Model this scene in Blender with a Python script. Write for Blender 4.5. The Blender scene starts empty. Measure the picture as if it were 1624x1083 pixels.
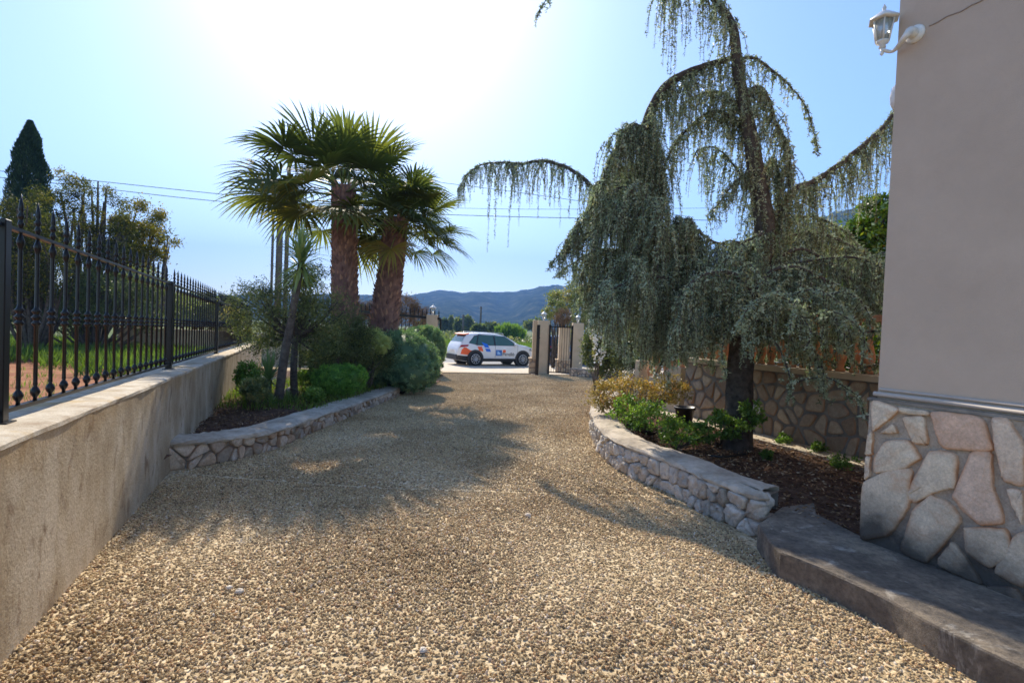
import bpy, math, random
import numpy as np
from mathutils import Vector, Matrix

random.seed(7)
RNG = np.random.default_rng(11)
C = bpy.context.scene.collection
SC = bpy.context.scene
R = math.radians

# ------------------------------------------------------------------ camera, sky, sun, exposure
CAM_Z = 1.6
FPX = 820.0                      # focal length in pixels of a 1624 px wide frame
PITCH = math.atan(0.024)
ROLL = 0.040
fw = Vector((0, math.cos(PITCH), -math.sin(PITCH)))
u0 = Vector((0, math.sin(PITCH), math.cos(PITCH)))
r0 = Vector((1, 0, 0))
cu = u0 * math.cos(ROLL) - r0 * math.sin(ROLL)
cr = r0 * math.cos(ROLL) + u0 * math.sin(ROLL)
cam_data = bpy.data.cameras.new("camera")
cam = bpy.data.objects.new("camera", cam_data)
C.objects.link(cam)
cam_data.sensor_width = 36
cam_data.lens = FPX / 1624 * 36
cam_data.clip_start = 0.05
cam_data.clip_end = 9000
m = Matrix((cr, cu, -fw)).transposed().to_4x4()
m.translation = (0, 0, CAM_Z)
cam.matrix_world = m
SC.camera = cam

SUN_EL, SUN_AZ = 38.5, -17.0      # azimuth measured from +Y towards +X
w = bpy.data.worlds.new("World")
SC.world = w
w.use_nodes = True
nt = w.node_tree
bg = nt.nodes["Background"]
sky = nt.nodes.new("ShaderNodeTexSky")
sky.sky_type = 'NISHITA'
sky.sun_disc = False
sky.sun_elevation = R(SUN_EL)
sky.sun_rotation = R(SUN_AZ)
sky.air_density = 1.0
sky.dust_density = 0.7
sky.ozone_density = 4.5
nt.links.new(sky.outputs[0], bg.inputs[0])
bg.inputs[1].default_value = 0.12
sl = bpy.data.lights.new("sun", 'SUN')
sl.energy = 4.4
sl.angle = R(0.6)
sl.color = (1.0, 0.90, 0.74)
so = bpy.data.objects.new("sun", sl)
C.objects.link(so)
sd = Vector((math.sin(R(SUN_AZ)) * math.cos(R(SUN_EL)), math.cos(R(SUN_AZ)) * math.cos(R(SUN_EL)), math.sin(R(SUN_EL))))
so.rotation_euler = sd.to_track_quat('Z', 'Y').to_euler()
SC.view_settings.view_transform = 'Standard'
SC.view_settings.look = 'None'
SC.view_settings.gamma = 1
SC.view_settings.exposure = 1.18
SC.cycles.use_denoising = True
SC.cycles.max_bounces = 6
SC.cycles.transparent_max_bounces = 8
SC.cycles.volume_bounces = 0
SC.cycles.filter_width = 1.6

# ------------------------------------------------------------------ pixel -> world
def ray(px, py):
    return fw + cr * ((px - 812) / FPX) + cu * ((541.5 - py) / FPX)
def PZ(px, py, z):
    d = ray(px, py); t = (z - CAM_Z) / d.z
    return Vector((d.x * t, d.y * t, z))
def PG(px, py, dz=0.0):          # on the gently falling ground (1 %), dz above it
    d = ray(px, py); t = (dz - CAM_Z) / (d.z + 0.01 * d.y)
    return Vector((d.x * t, d.y * t, CAM_Z + d.z * t))
def PD(px, py, Y):
    d = ray(px, py); t = Y / d.y
    return Vector((d.x * t, Y, CAM_Z + d.z * t))
def GZ(y):
    return -0.01 * min(max(y, -20), 32)

# ------------------------------------------------------------------ bookkeeping
def tag(o, label, cat, group=None):
    o['label'] = label; o['category'] = cat
    if group: o['group'] = group
    return o
def kind(o, k):
    o['kind'] = k; return o
def thing(name, label, cat, loc=(0, 0, 0), rz=0, group=None):
    o = bpy.data.objects.new(name, None); C.objects.link(o)
    o.location = loc; o.rotation_euler = (0, 0, rz); o.empty_display_size = 0.2
    return tag(o, label, cat, group)
def copy_tree(o, parent=None):
    c = o.copy(); C.objects.link(c); c.parent = parent
    for ch in list(o.children): copy_tree(ch, c)
    return c
def link_mesh(name, me, mat, parent=None, origin=None, local=False):
    """vertices are in world space unless local; the object's origin goes to its thing's base"""
    o = bpy.data.objects.new(name, me); C.objects.link(o)
    if mat is not None:
        for mm in (mat if isinstance(mat, (list, tuple)) else [mat]): me.materials.append(mm)
    if parent is not None:
        o.parent = parent
        if not local:
            chain = Vector((0, 0, 0)); p = parent
            while p is not None: chain += p.location; p = p.parent
            me.transform(Matrix.Translation(-chain))
    elif origin is not None:
        me.transform(Matrix.Translation(-Vector(origin))); o.location = origin
    return o
def np_mesh(name, V, F, mat, parent=None, origin=None, local=False, tint=None, edge=None, smooth=False):
    V = np.asarray(V, dtype=np.float32); F = np.asarray(F, dtype=np.int32)
    me = bpy.data.meshes.new(name)
    me.vertices.add(len(V)); me.vertices.foreach_set('co', V.ravel())
    k = F.shape[1]
    me.loops.add(F.size); me.loops.foreach_set('vertex_index', F.ravel())
    me.polygons.add(len(F)); me.polygons.foreach_set('loop_start', np.arange(len(F), dtype=np.int32) * k)
    if smooth: me.polygons.foreach_set('use_smooth', np.ones(len(F), dtype=bool))
    me.update(calc_edges=True)
    for nm, arr in (('tint', tint), ('edge', edge)):
        if arr is not None:
            a = me.attributes.new(nm, 'FLOAT', 'POINT'); a.data.foreach_set('value', np.asarray(arr, dtype=np.float32))
    return link_mesh(name, me, mat, parent, origin, local)

class MB:
    def __init__(s): s.v = []; s.f = []; s.t = []; s.sm = []
    def add(s, V, F, tint=0.5, smooth=False):
        n = len(s.v); s.v += [tuple(p) for p in V]; s.t += ([tint] * len(V) if not hasattr(tint, '__len__') else list(tint))
        s.f += [tuple(i + n for i in f) for f in F]; s.sm += [smooth] * len(F)
    def box(s, c, size, rz=0, tint=0.5, M=None):
        hx, hy, hz = (q / 2 for q in size); V = []
        for dx, dy, dz in ((-1,-1,-1),(1,-1,-1),(1,1,-1),(-1,1,-1),(-1,-1,1),(1,-1,1),(1,1,1),(-1,1,1)):
            p = Vector((dx * hx, dy * hy, dz * hz))
            if M is not None: p = M @ p
            p.rotate(Matrix.Rotation(rz, 3, 'Z')); V.append(p + Vector(c))
        s.add(V, [(0,3,2,1),(4,5,6,7),(0,1,5,4),(1,2,6,5),(2,3,7,6),(3,0,4,7)], tint)
    def cbox(s, c, size, rz=0, b=0.008, tint=0.5):
        """box with chamfered top and vertical edges"""
        hx, hy, hz = (q / 2 for q in size)
        def ring(x, y, k, z):
            return [(x-k,-y,z),(x,-y+k,z),(x,y-k,z),(x-k,y,z),(-x+k,y,z),(-x,y-k,z),(-x,-y+k,z),(-x+k,-y,z)]
        rings = [ring(hx,hy,b,-hz), ring(hx,hy,b,hz-b), ring(hx-b,hy-b,b*0.6,hz)]
        V = []
        for r_ in rings:
            for p in r_:
                q = Vector(p); q.rotate(Matrix.Rotation(rz, 3, 'Z')); V.append(q + Vector(c))
        F = [tuple(reversed(range(8)))]
        for k in range(2):
            for i in range(8):
                j = (i + 1) % 8; F.append((k*8+i, k*8+j, k*8+8+j, k*8+8+i))
        F.append(tuple(range(16, 24)))
        s.add(V, F, tint)
    def tube(s, pts, rad, n=8, tint=0.5, cap=True, jitter=0.0):
        pts = [Vector(p) for p in pts]
        if not hasattr(rad, '__len__'): rad = [rad] * len(pts)
        V = []; F = []; ref = None
        for i, p in enumerate(pts):
            t = (pts[min(i+1, len(pts)-1)] - pts[max(i-1, 0)]).normalized()
            if ref is None:
                ref = t.orthogonal().normalized()
            ref = (ref - t * ref.dot(t)).normalized(); bi = t.cross(ref)
            for k in range(n):
                a = 2 * math.pi * k / n
                rr = rad[i] * (1 + random.uniform(-jitter, jitter))
                V.append(p + (ref * math.cos(a) + bi * math.sin(a)) * rr)
        for i in range(len(pts) - 1):
            for k in range(n):
                k2 = (k + 1) % n; F.append((i*n+k, i*n+k2, (i+1)*n+k2, (i+1)*n+k))
        if cap: F.append(tuple(reversed(range(n)))); F.append(tuple(range((len(pts)-1)*n, len(pts)*n)))
        s.add(V, F, tint, True)
    def lathe(s, prof, c=(0,0,0), n=10, tint=0.5, smooth=True, M=None, rot=0):
        V = []; F = []
        for r_, z in prof:
            for k in range(n):
                a = 2 * math.pi * k / n + rot
                p = Vector((r_ * math.cos(a), r_ * math.sin(a), z))
                if M is not None: p = M @ p
                V.append(p + Vector(c))
        for i in range(len(prof) - 1):
            for k in range(n):
                k2 = (k + 1) % n; F.append((i*n+k, i*n+k2, (i+1)*n+k2, (i+1)*n+k))
        F.append(tuple(reversed(range(n)))); F.append(tuple(range((len(prof)-1)*n, len(prof)*n)))
        s.add(V, F, tint, smooth)
    def prism(s, poly, z0, z1, tint=0.5):
        """poly: ccw plan points; z0,z1 numbers or functions of the point"""
        n = len(poly); g = lambda z, p: z(p) if callable(z) else z
        V = [(p[0], p[1], g(z0, p)) for p in poly] + [(p[0], p[1], g(z1, p)) for p in poly]
        F = [tuple(reversed(range(n))), tuple(range(n, 2*n))] + [(i, (i+1)%n, n+(i+1)%n, n+i) for i in range(n)]
        s.add(V, F, tint)
    def build(s, name, mat, parent=None, origin=None, local=False):
        me = bpy.data.meshes.new(name); me.from_pydata(s.v, [], s.f)
        me.polygons.foreach_set('use_smooth', s.sm)
        a = me.attributes.new('tint', 'FLOAT', 'POINT'); a.data.foreach_set('value', s.t)
        me.update()
        return link_mesh(name, me, mat, parent, origin, local)

# ------------------------------------------------------------------ materials
def nmat(name):
    mt = bpy.data.materials.new(name); mt.use_nodes = True
    return mt, mt.node_tree, mt.node_tree.nodes['Principled BSDF']
def c4(c): return (c[0], c[1], c[2], 1)
def ramp(nt, src, stops):
    r_ = nt.nodes.new('ShaderNodeValToRGB')
    while len(r_.color_ramp.elements) < len(stops): r_.color_ramp.elements.new(0.5)
    for e, (p, c) in zip(r_.color_ramp.elements, stops): e.position = p; e.color = c4(c)
    nt.links.new(src, r_.inputs[0]); return r_.outputs[0]
def noise(nt, scale, detail=6, rough=0.6, vec=None, dist=0.0):
    n = nt.nodes.new('ShaderNodeTexNoise'); n.inputs['Scale'].default_value = scale
    n.inputs['Detail'].default_value = detail; n.inputs['Roughness'].default_value = rough; n.inputs['Distortion'].default_value = dist
    if vec is None:
        g = nt.nodes.new('ShaderNodeNewGeometry'); vec = g.outputs['Position']
    nt.links.new(vec, n.inputs['Vector']); return n.outputs['Fac']
def mixc(nt, fac, a, b, mode='MIX'):
    n = nt.nodes.new('ShaderNodeMix'); n.data_type = 'RGBA'; n.blend_type = mode
    for sock, v in ((n.inputs[0], fac), (n.inputs[6], a), (n.inputs[7], b)):
        if hasattr(v, 'links') or hasattr(v, 'is_linked'): nt.links.new(v, sock)
        elif isinstance(v, (int, float)): sock.default_value = v
        else: sock.default_value = c4(v)
    return n.outputs[2]
def bump(nt, h, strength=0.4, dist=0.02, base=None):
    b = nt.nodes.new('ShaderNodeBump'); b.inputs['Strength'].default_value = strength; b.inputs['Distance'].default_value = dist
    nt.links.new(h, b.inputs['Height'])
    if base is not None: nt.links.new(base, b.inputs['Normal'])
    return b.outputs[0]
def attr(nt, nm):
    a = nt.nodes.new('ShaderNodeAttribute'); a.attribute_name = nm; return a.outputs['Fac']
def posz(nt):
    g = nt.nodes.new('ShaderNodeNewGeometry'); s = nt.nodes.new('ShaderNodeSeparateXYZ')
    nt.links.new(g.outputs['Position'], s.inputs[0]); return s.outputs['Z'], g.outputs['Position']
def mrange(nt, v, a, b, c=0.0, d=1.0):
    n = nt.nodes.new('ShaderNodeMapRange'); nt.links.new(v, n.inputs[0])
    for i, q in enumerate((a, b, c, d)): n.inputs[i+1].default_value = q
    return n.outputs[0]
def math2(nt, op, a, b):
    n = nt.nodes.new('ShaderNodeMath'); n.operation = op
    for i, v in enumerate((a, b)):
        if isinstance(v, (int, float)): n.inputs[i].default_value = v
        else: nt.links.new(v, n.inputs[i])
    return n.outputs[0]

def mottled(name, stops, scale=3.0, rough=0.85, bs=0.3, bscale=60, bdist=0.01, spec=0.3, fine=None):
    mt, nt, b = nmat(name)
    col = ramp(nt, noise(nt, scale), stops)
    if fine:
        col = mixc(nt, 0.5, col, ramp(nt, noise(nt, fine[0], 3), [(0.35, fine[1]), (0.65, fine[2])]), 'MULTIPLY')
    nt.links.new(col, b.inputs['Base Color'])
    b.inputs['Roughness'].default_value = rough
    b.inputs['Specular IOR Level'].default_value = spec
    if bs: nt.links.new(bump(nt, noise(nt, bscale, 5, 0.7), bs, bdist), b.inputs['Normal'])
    return mt
def plain(name, c, rough=0.5, metal=0.0, spec=0.5, coat=0.0):
    mt, nt, b = nmat(name)
    b.inputs['Base Color'].default_value = c4(c); b.inputs['Roughness'].default_value = rough
    b.inputs['Metallic'].default_value = metal; b.inputs['Specular IOR Level'].default_value = spec
    if coat: b.inputs['Coat Weight'].default_value = coat
    return mt
def foliage(name, stops, trans=0.35, rough=0.55, spec=0.35, tcol=(0.9, 1.0, 0.45)):
    mt, nt, b = nmat(name)
    col = ramp(nt, attr(nt, 'tint'), stops)
    nt.links.new(col, b.inputs['Base Color']); b.inputs['Roughness'].default_value = rough
    b.inputs['Specular IOR Level'].default_value = spec
    tr = nt.nodes.new('ShaderNodeBsdfTranslucent')
    nt.links.new(mixc(nt, 1.0, col, tcol, 'MULTIPLY'), tr.inputs[0])
    mx = nt.nodes.new('ShaderNodeMixShader'); mx.inputs[0].default_value = trans
    nt.links.new(b.outputs[0], mx.inputs[1]); nt.links.new(tr.outputs[0], mx.inputs[2])
    nt.links.new(mx.outputs[0], nt.nodes['Material Output'].inputs[0])
    return mt
def stonemat(name, stops, rust=None, mould=None, bs=0.5):
    mt, nt, b = nmat(name)
    col = ramp(nt, attr(nt, 'tint'), stops)
    n1 = noise(nt, 11, 8, 0.72)
    col = mixc(nt, 0.55, col, ramp(nt, n1, [(0.3, (0.50, 0.46, 0.42)), (0.7, (1.3, 1.25, 1.17))]), 'MULTIPLY')
    col = mixc(nt, 0.6, col, ramp(nt, noise(nt, 70, 5, 0.75), [(0.35, (0.72, 0.70, 0.68)), (0.65, (1.2, 1.2, 1.2))]), 'MULTIPLY')
    if rust:
        f = math2(nt, 'MULTIPLY', mrange(nt, attr(nt, 'edge'), 0.25, 1.0), mrange(nt, noise(nt, 5, 4), 0.35, 0.65, 0.15, 0.85))
        col = mixc(nt, f, col, rust)
        f2 = mrange(nt, noise(nt, 3.5, 5, 0.7, dist=1.5), 0.52, 0.75, 0, 0.5)
        col = mixc(nt, f2, col, rust)
    if mould:
        z, pos = posz(nt)
        zz = math2(nt, 'ADD', z, math2(nt, 'MULTIPLY', math2(nt, 'SUBTRACT', noise(nt, 2.3, 6, 0.6), 0.5), mould[2]))
        f = mrange(nt, zz, mould[0], mould[1], 0.9, 0.0)
        col = mixc(nt, f, col, (0.035, 0.033, 0.03))
    nt.links.new(col, b.inputs['Base Color']); b.inputs['Roughness'].default_value = 0.85
    nt.links.new(bump(nt, noise(nt, 38, 8, 0.7), bs, 0.012), b.inputs['Normal'])
    return mt

M = {}
M['black'] = plain('black_paint', (0.006, 0.006, 0.008), 0.3, 0, 0.35)
M['black_matt'] = plain('dark_plastic', (0.025, 0.026, 0.028), 0.6)
M['white_paint'] = mottled('lamp_enamel', [(0.3, (0.62, 0.60, 0.56)), (0.7, (0.82, 0.80, 0.76))], 20, 0.4, 0.1, 80, 0.003, 0.5)
M['glass'] = plain('lamp_glass', (0.55, 0.6, 0.6), 0.15, 0, 0.5)
M['glass'].node_tree.nodes['Principled BSDF'].inputs['Transmission Weight'].default_value = 0.6
M['car_glass'] = plain('car_glass', (0.05, 0.12, 0.105), 0.05, 0, 0.8)
M['car_white'] = plain('car_paint_white', (0.80, 0.80, 0.80), 0.3, 0, 0.5, 0.6)
M['car_blue'] = plain('car_paint_navy', (0.015, 0.03, 0.10), 0.25, 0.2, 0.5, 0.8)
M['st_blue'] = plain('sticker_blue', (0.01, 0.17, 0.75), 0.4)
M['st_blue2'] = plain('sticker_mid_blue', (0.03, 0.16, 0.50), 0.4)
M['st_pale'] = plain('sticker_pale_blue', (0.35, 0.6, 0.9), 0.4)
M['st_orange'] = plain('sticker_orange', (0.9, 0.13, 0.03), 0.4)
M['st_text'] = plain('sticker_grey', (0.12, 0.12, 0.11), 0.5)
M['red_lamp'] = plain('tail_lamp_red', (0.35, 0.012, 0.02), 0.15, 0, 0.7)
M['rim'] = plain('wheel_alloy', (0.6, 0.6, 0.6), 0.3, 0.7)
M['tyre'] = plain('tyre_rubber', (0.012, 0.012, 0.013), 0.8)
M['render_pillar'] = mottled('pillar_render', [(0.3, (0.50, 0.39, 0.27)), (0.7, (0.62, 0.49, 0.34))], 2.5, 0.9, 0.2, 90, 0.004, 0.2)
M['concrete'] = mottled('old_concrete', [(0.25, (0.14, 0.125, 0.11)), (0.5, (0.27, 0.24, 0.205)), (0.75, (0.40, 0.35, 0.29))], 2.2, 0.9, 0.5, 45, 0.01, 0.2, (14, (0.6, 0.6, 0.6), (1.2, 1.2, 1.2)))
M['cap'] = mottled('planter_cap_concrete', [(0.25, (0.24, 0.20, 0.155)), (0.5, (0.44, 0.375, 0.295)), (0.75, (0.60, 0.52, 0.42))], 3.0, 0.9, 0.5, 40, 0.012, 0.2, (18, (0.65, 0.64, 0.62), (1.15, 1.15, 1.15)))
M['mortar'] = mottled('mortar', [(0.3, (0.16, 0.14, 0.12)), (0.7, (0.30, 0.27, 0.23))], 8, 0.95, 0.6, 60, 0.01, 0.1)
M['bark'] = mottled('cedar_bark', [(0.3, (0.05, 0.042, 0.036)), (0.7, (0.14, 0.12, 0.105))], 14, 0.95, 1.0, 22, 0.04, 0.15)
M['wood'] = mottled('branch_bark', [(0.3, (0.06, 0.048, 0.038)), (0.7, (0.17, 0.14, 0.115))], 10, 0.9, 0.8, 40, 0.02, 0.15)
M['pole'] = mottled('weathered_pole_wood', [(0.3, (0.10, 0.085, 0.075)), (0.7, (0.16, 0.14, 0.12))], 3, 0.9, 0.3, 20, 0.02, 0.2)
M['cable'] = plain('cable_black', (0.05, 0.055, 0.06), 0.6)
M['terra'] = mottled('terracotta', [(0.3, (0.60, 0.25, 0.12)), (0.7, (0.78, 0.38, 0.20))], 7, 0.85, 0.3, 60, 0.006, 0.2)
M['soil'] = mottled('bed_soil', [(0.3, (0.055, 0.036, 0.026)), (0.5, (0.13, 0.075, 0.05)), (0.7, (0.22, 0.15, 0.10))], 12, 0.95, 1.0, 40, 0.05, 0.1)
M['pot'] = plain('black_pot', (0.015, 0.015, 0.016), 0.45)
M['white_petal'] = plain('white_petals', (0.8, 0.8, 0.76), 0.6)

# left wall render: streaks, brown scuffs, darker bands
mt, nt, b = nmat('stained_wall_render')
z, pos = posz(nt)
mp = nt.nodes.new('ShaderNodeMapping'); mp.inputs['Scale'].default_value = (1, 1, 0.55); nt.links.new(pos, mp.inputs[0])
col = ramp(nt, noise(nt, 2.4, 7, 0.62, mp.outputs[0]), [(0.28, (0.30, 0.225, 0.14)), (0.5, (0.44, 0.355, 0.24)), (0.70, (0.60, 0.52, 0.40))])
f = mrange(nt, noise(nt, 7, 4, 0.6, mp.outputs[0], 0.8), 0.56, 0.70, 0, 0.7)
col = mixc(nt, f, col, (0.17, 0.10, 0.055))
zz = math2(nt, 'ADD', z, math2(nt, 'MULTIPLY', noise(nt, 3.0, 4), 0.45))
col = mixc(nt, mrange(nt, zz, 1.02, 1.2, 0.0, 0.45), col, (0.42, 0.27, 0.11))
col = mixc(nt, 0.5, col, ramp(nt, noise(nt, 70, 3, 0.6), [(0.35, (0.7, 0.69, 0.67)), (0.65, (1.2, 1.2, 1.2))]), 'MULTIPLY')
nt.links.new(col, b.inputs['Base Color']); b.inputs['Roughness'].default_value = 0.92; b.inputs['Specular IOR Level'].default_value = 0.15
nb = bump(nt, noise(nt, 55, 4, 0.7), 0.5, 0.012); nt.links.new(bump(nt, noise(nt, 5, 3), 0.3, 0.03, nb), b.inputs['Normal'])
M['leftwall'] = mt
mt, nt, b = nmat('wall_cap_mossy')
col = ramp(nt, noise(nt, 5, 6, 0.65), [(0.3, (0.30, 0.22, 0.14)), (0.5, (0.46, 0.39, 0.29)), (0.7, (0.58, 0.52, 0.42))])
col = mixc(nt, mrange(nt, noise(nt, 2.2, 4), 0.55, 0.68, 0, 0.7), col, (0.42, 0.25, 0.05))
nt.links.new(col, b.inputs['Base Color']); b.inputs['Roughness'].default_value = 0.9
nt.links.new(bump(nt, noise(nt, 50, 5, 0.7), 0.6, 0.012), b.inputs['Normal'])
M['wallcap'] = mt
# house render
mt, nt, b = nmat('house_render')
col = ramp(nt, noise(nt, 1.7, 9, 0.7), [(0.3, (0.49, 0.385, 0.30)), (0.7, (0.57, 0.45, 0.35))])
nt.links.new(col, b.inputs['Base Color']); b.inputs['Roughness'].default_value = 0.9; b.inputs['Specular IOR Level'].default_value = 0.15
nb = bump(nt, noise(nt, 140, 3, 0.7), 0.6, 0.006); nt.links.new(bump(nt, noise(nt, 4, 4), 0.35, 0.02, nb), b.inputs['Normal'])
M['house'] = mt
M['flag'] = stonemat('house_flagstone', [(0.0, (0.68, 0.56, 0.42)), (0.4, (0.80, 0.68, 0.52)), (0.7, (0.80, 0.62, 0.48)), (1.0, (0.74, 0.50, 0.36))], (0.55, 0.24, 0.09), (0.17, 0.45, 0.7), 1.0)
M['flag_mortar'] = stonemat('house_mortar', [(0.0, (0.46, 0.40, 0.33)), (1.0, (0.46, 0.40, 0.33))], None, (0.20, 0.48, 0.7), 1.0)
M['stoneL'] = stonemat('planter_stone', [(0.0, (0.32, 0.27, 0.22)), (0.35, (0.56, 0.48, 0.40)), (0.7, (0.70, 0.61, 0.51)), (0.9, (0.56, 0.39, 0.26)), (1.0, (0.48, 0.43, 0.38))], (0.33, 0.17, 0.08), None, 0.8)
M['stoneR'] = stonemat('pale_planter_stone', [(0.0, (0.36, 0.33, 0.29)), (0.4, (0.56, 0.51, 0.45)), (0.8, (0.68, 0.63, 0.56)), (1.0, (0.48, 0.44, 0.39))], None, None, 0.9)
M['stoneB'] = stonemat('balustrade_wall_stone', [(0.0, (0.30, 0.22, 0.15)), (0.4, (0.44, 0.34, 0.24)), (0.8, (0.52, 0.42, 0.30)), (1.0, (0.36, 0.30, 0.24))], (0.32, 0.15, 0.07), None, 0.5)

# gravel
mt, nt, b = nmat('pebbles')
oi = nt.nodes.new('ShaderNodeObjectInfo')
col = ramp(nt, oi.outputs['Random'], [(0.0, (0.16, 0.11, 0.065)), (0.16, (0.37, 0.275, 0.16)), (0.5, (0.53, 0.39, 0.205)), (0.75, (0.67, 0.52, 0.30)), (0.92, (0.50, 0.30, 0.15)), (1.0, (0.78, 0.68, 0.54))])
col = mixc(nt, 0.5, col, ramp(nt, noise(nt, 120, 4), [(0.3, (0.7, 0.7, 0.7)), (0.7, (1.15, 1.15, 1.15))]), 'MULTIPLY')
nt.links.new(mixc(nt, 1.0, col, ramp(nt, noise(nt, 0.9, 5, 0.65), [(0.35, (0.78, 0.73, 0.66)), (0.5, (0.97, 0.96, 0.95)), (0.65, (1.08, 1.08, 1.08))]), 'MULTIPLY'), b.inputs['Base Color'])
b.inputs['Roughness'].default_value = 0.8; b.inputs['Specular IOR Level'].default_value = 0.3
M['pebble'] = mt
mt, nt, b = nmat('gravel_bed')
vo = nt.nodes.new('ShaderNodeTexVoronoi'); vo.inputs['Scale'].default_value = 38
g = nt.nodes.new('ShaderNodeNewGeometry'); nt.links.new(g.outputs['Position'], vo.inputs['Vector'])
sep = nt.nodes.new('ShaderNodeSeparateColor'); nt.links.new(vo.outputs['Color'], sep.inputs[0])
col = ramp(nt, sep.outputs[0], [(0.0, (0.22, 0.16, 0.09)), (0.3, (0.42, 0.32, 0.19)), (0.7, (0.55, 0.43, 0.265)), (1.0, (0.66, 0.55, 0.38))])
col = mixc(nt, 0.6, col, ramp(nt, noise(nt, 0.9, 5), [(0.3, (0.82, 0.78, 0.72)), (0.7, (1.1, 1.1, 1.1))]), 'MULTIPLY')
nt.links.new(col, b.inputs['Base Color']); b.inputs['Roughness'].default_value = 0.9; b.inputs['Specular IOR Level'].default_value = 0.2
inv = mrange(nt, vo.outputs['Distance'], 0, 0.5, 1, 0)
nt.links.new(bump(nt, inv, 1.0, 0.012), b.inputs['Normal'])
M['gravel'] = mt
M['forecourt'] = mottled('pale_forecourt_gravel', [(0.3, (0.46, 0.39, 0.30)), (0.7, (0.60, 0.53, 0.43))], 1.2, 0.9, 0.5, 40, 0.02, 0.2)
M['road'] = mottled('asphalt', [(0.3, (0.16, 0.16, 0.165)), (0.7, (0.21, 0.21, 0.215))], 1.0, 0.85, 0.3, 60, 0.01, 0.3)
M['red_earth'] = mottled('red_earth', [(0.3, (0.20, 0.085, 0.045)), (0.55, (0.34, 0.15, 0.08)), (0.75, (0.30, 0.20, 0.09))], 1.6, 0.95, 0.8, 14, 0.05, 0.1)
mt, nt, b = nmat('valley_field')
col = ramp(nt, noise(nt, 0.06, 7, 0.65), [(0.3, (0.05, 0.07, 0.025)), (0.45, (0.08, 0.12, 0.03)), (0.55, (0.12, 0.14, 0.05)), (0.7, (0.19, 0.16, 0.09))])
col = mixc(nt, 0.6, col, ramp(nt, noise(nt, 1.5, 4), [(0.3, (0.6, 0.6, 0.6)), (0.7, (1.3, 1.3, 1.3))]), 'MULTIPLY')
nt.links.new(col, b.inputs['Base Color']); b.inputs['Roughness'].default_value = 0.95; b.inputs['Specular IOR Level'].default_value = 0.1
M['field'] = mt
mt, nt, b = nmat('wooded_hill')
col = ramp(nt, noise(nt, 0.022, 9, 0.75), [(0.36, (0.012, 0.022, 0.012)), (0.5, (0.035, 0.055, 0.028)), (0.60, (0.09, 0.10, 0.055)), (0.70, (0.20, 0.18, 0.13))])
nt.links.new(col, b.inputs['Base Color']); b.inputs['Roughness'].default_value = 1; b.inputs['Specular IOR Level'].default_value = 0
nt.links.new(bump(nt, noise(nt, 0.05, 6, 0.7), 1.0, 12), b.inputs['Normal'])
M['hill'] = mt

M['f_cedar'] = foliage('cedar_needles', [(0.0, (0.13, 0.14, 0.065)), (0.3, (0.26, 0.31, 0.19)), (0.65, (0.41, 0.48, 0.345)), (0.85, (0.56, 0.61, 0.47)), (1.0, (0.50, 0.45, 0.22))], 0.32, 0.5, 0.4, (0.9, 1.0, 0.7))
M['f_palm'] = foliage('palm_fronds', [(0.0, (0.055, 0.075, 0.035)), (0.5, (0.10, 0.135, 0.055)), (0.85, (0.20, 0.22, 0.06)), (1.0, (0.34, 0.28, 0.10))], 0.5, 0.6, 0.2, (1.0, 1.0, 0.35))
M['f_yucca'] = foliage('yucca_blades', [(0.0, (0.10, 0.15, 0.07)), (0.6, (0.20, 0.29, 0.11)), (1.0, (0.38, 0.43, 0.16))], 0.35, 0.4, 0.45)
M['f_grey'] = foliage('grey_green_leaves', [(0.0, (0.10, 0.17, 0.10)), (0.5, (0.20, 0.32, 0.18)), (0.85, (0.32, 0.43, 0.22)), (1.0, (0.50, 0.58, 0.27))], 0.3, 0.6, 0.2)
M['f_box'] = foliage('boxwood_leaves', [(0.0, (0.09, 0.19, 0.04)), (0.5, (0.21, 0.42, 0.07)), (1.0, (0.36, 0.56, 0.12))], 0.4, 0.45, 0.35)
M['f_olive'] = foliage('olive_leaves', [(0.0, (0.075, 0.10, 0.045)), (0.5, (0.18, 0.215, 0.095)), (0.85, (0.33, 0.34, 0.12)), (1.0, (0.42, 0.34, 0.14))], 0.4, 0.5, 0.3)
M['f_mimosa'] = foliage('mimosa_leaves', [(0.0, (0.035, 0.04, 0.02)), (0.4, (0.08, 0.095, 0.03)), (0.75, (0.22, 0.20, 0.04)), (1.0, (0.42, 0.30, 0.04))], 0.45, 0.6, 0.2)
M['f_cypress'] = foliage('cypress_leaves', [(0.0, (0.015, 0.035, 0.022)), (0.6, (0.035, 0.07, 0.036)), (1.0, (0.07, 0.12, 0.05))], 0.15, 0.6, 0.2)
M['f_dry'] = foliage('dry_twigs', [(0.0, (0.09, 0.065, 0.045)), (0.6, (0.19, 0.135, 0.09)), (1.0, (0.30, 0.22, 0.14))], 0.2, 0.8, 0.1, (1, 0.9, 0.7))
M['f_green'] = foliage('fresh_green_leaves', [(0.0, (0.07, 0.13, 0.03)), (0.5, (0.16, 0.27, 0.05)), (1.0, (0.34, 0.45, 0.10))], 0.45, 0.45, 0.35)
M['f_yellow'] = foliage('yellow_orange_leaves', [(0.0, (0.13, 0.13, 0.04)), (0.4, (0.30, 0.25, 0.08)), (0.75, (0.52, 0.38, 0.11)), (1.0, (0.46, 0.21, 0.08))], 0.4, 0.5, 0.3, (1, 0.9, 0.5))
M['f_gloss'] = foliage('glossy_leaves', [(0.0, (0.03, 0.07, 0.015)), (0.45, (0.10, 0.20, 0.03)), (0.75, (0.24, 0.34, 0.045)), (0.9, (0.50, 0.34, 0.05)), (1.0, (0.60, 0.27, 0.05))], 0.35, 0.18, 0.6, (1, 1, 0.3))
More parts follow.
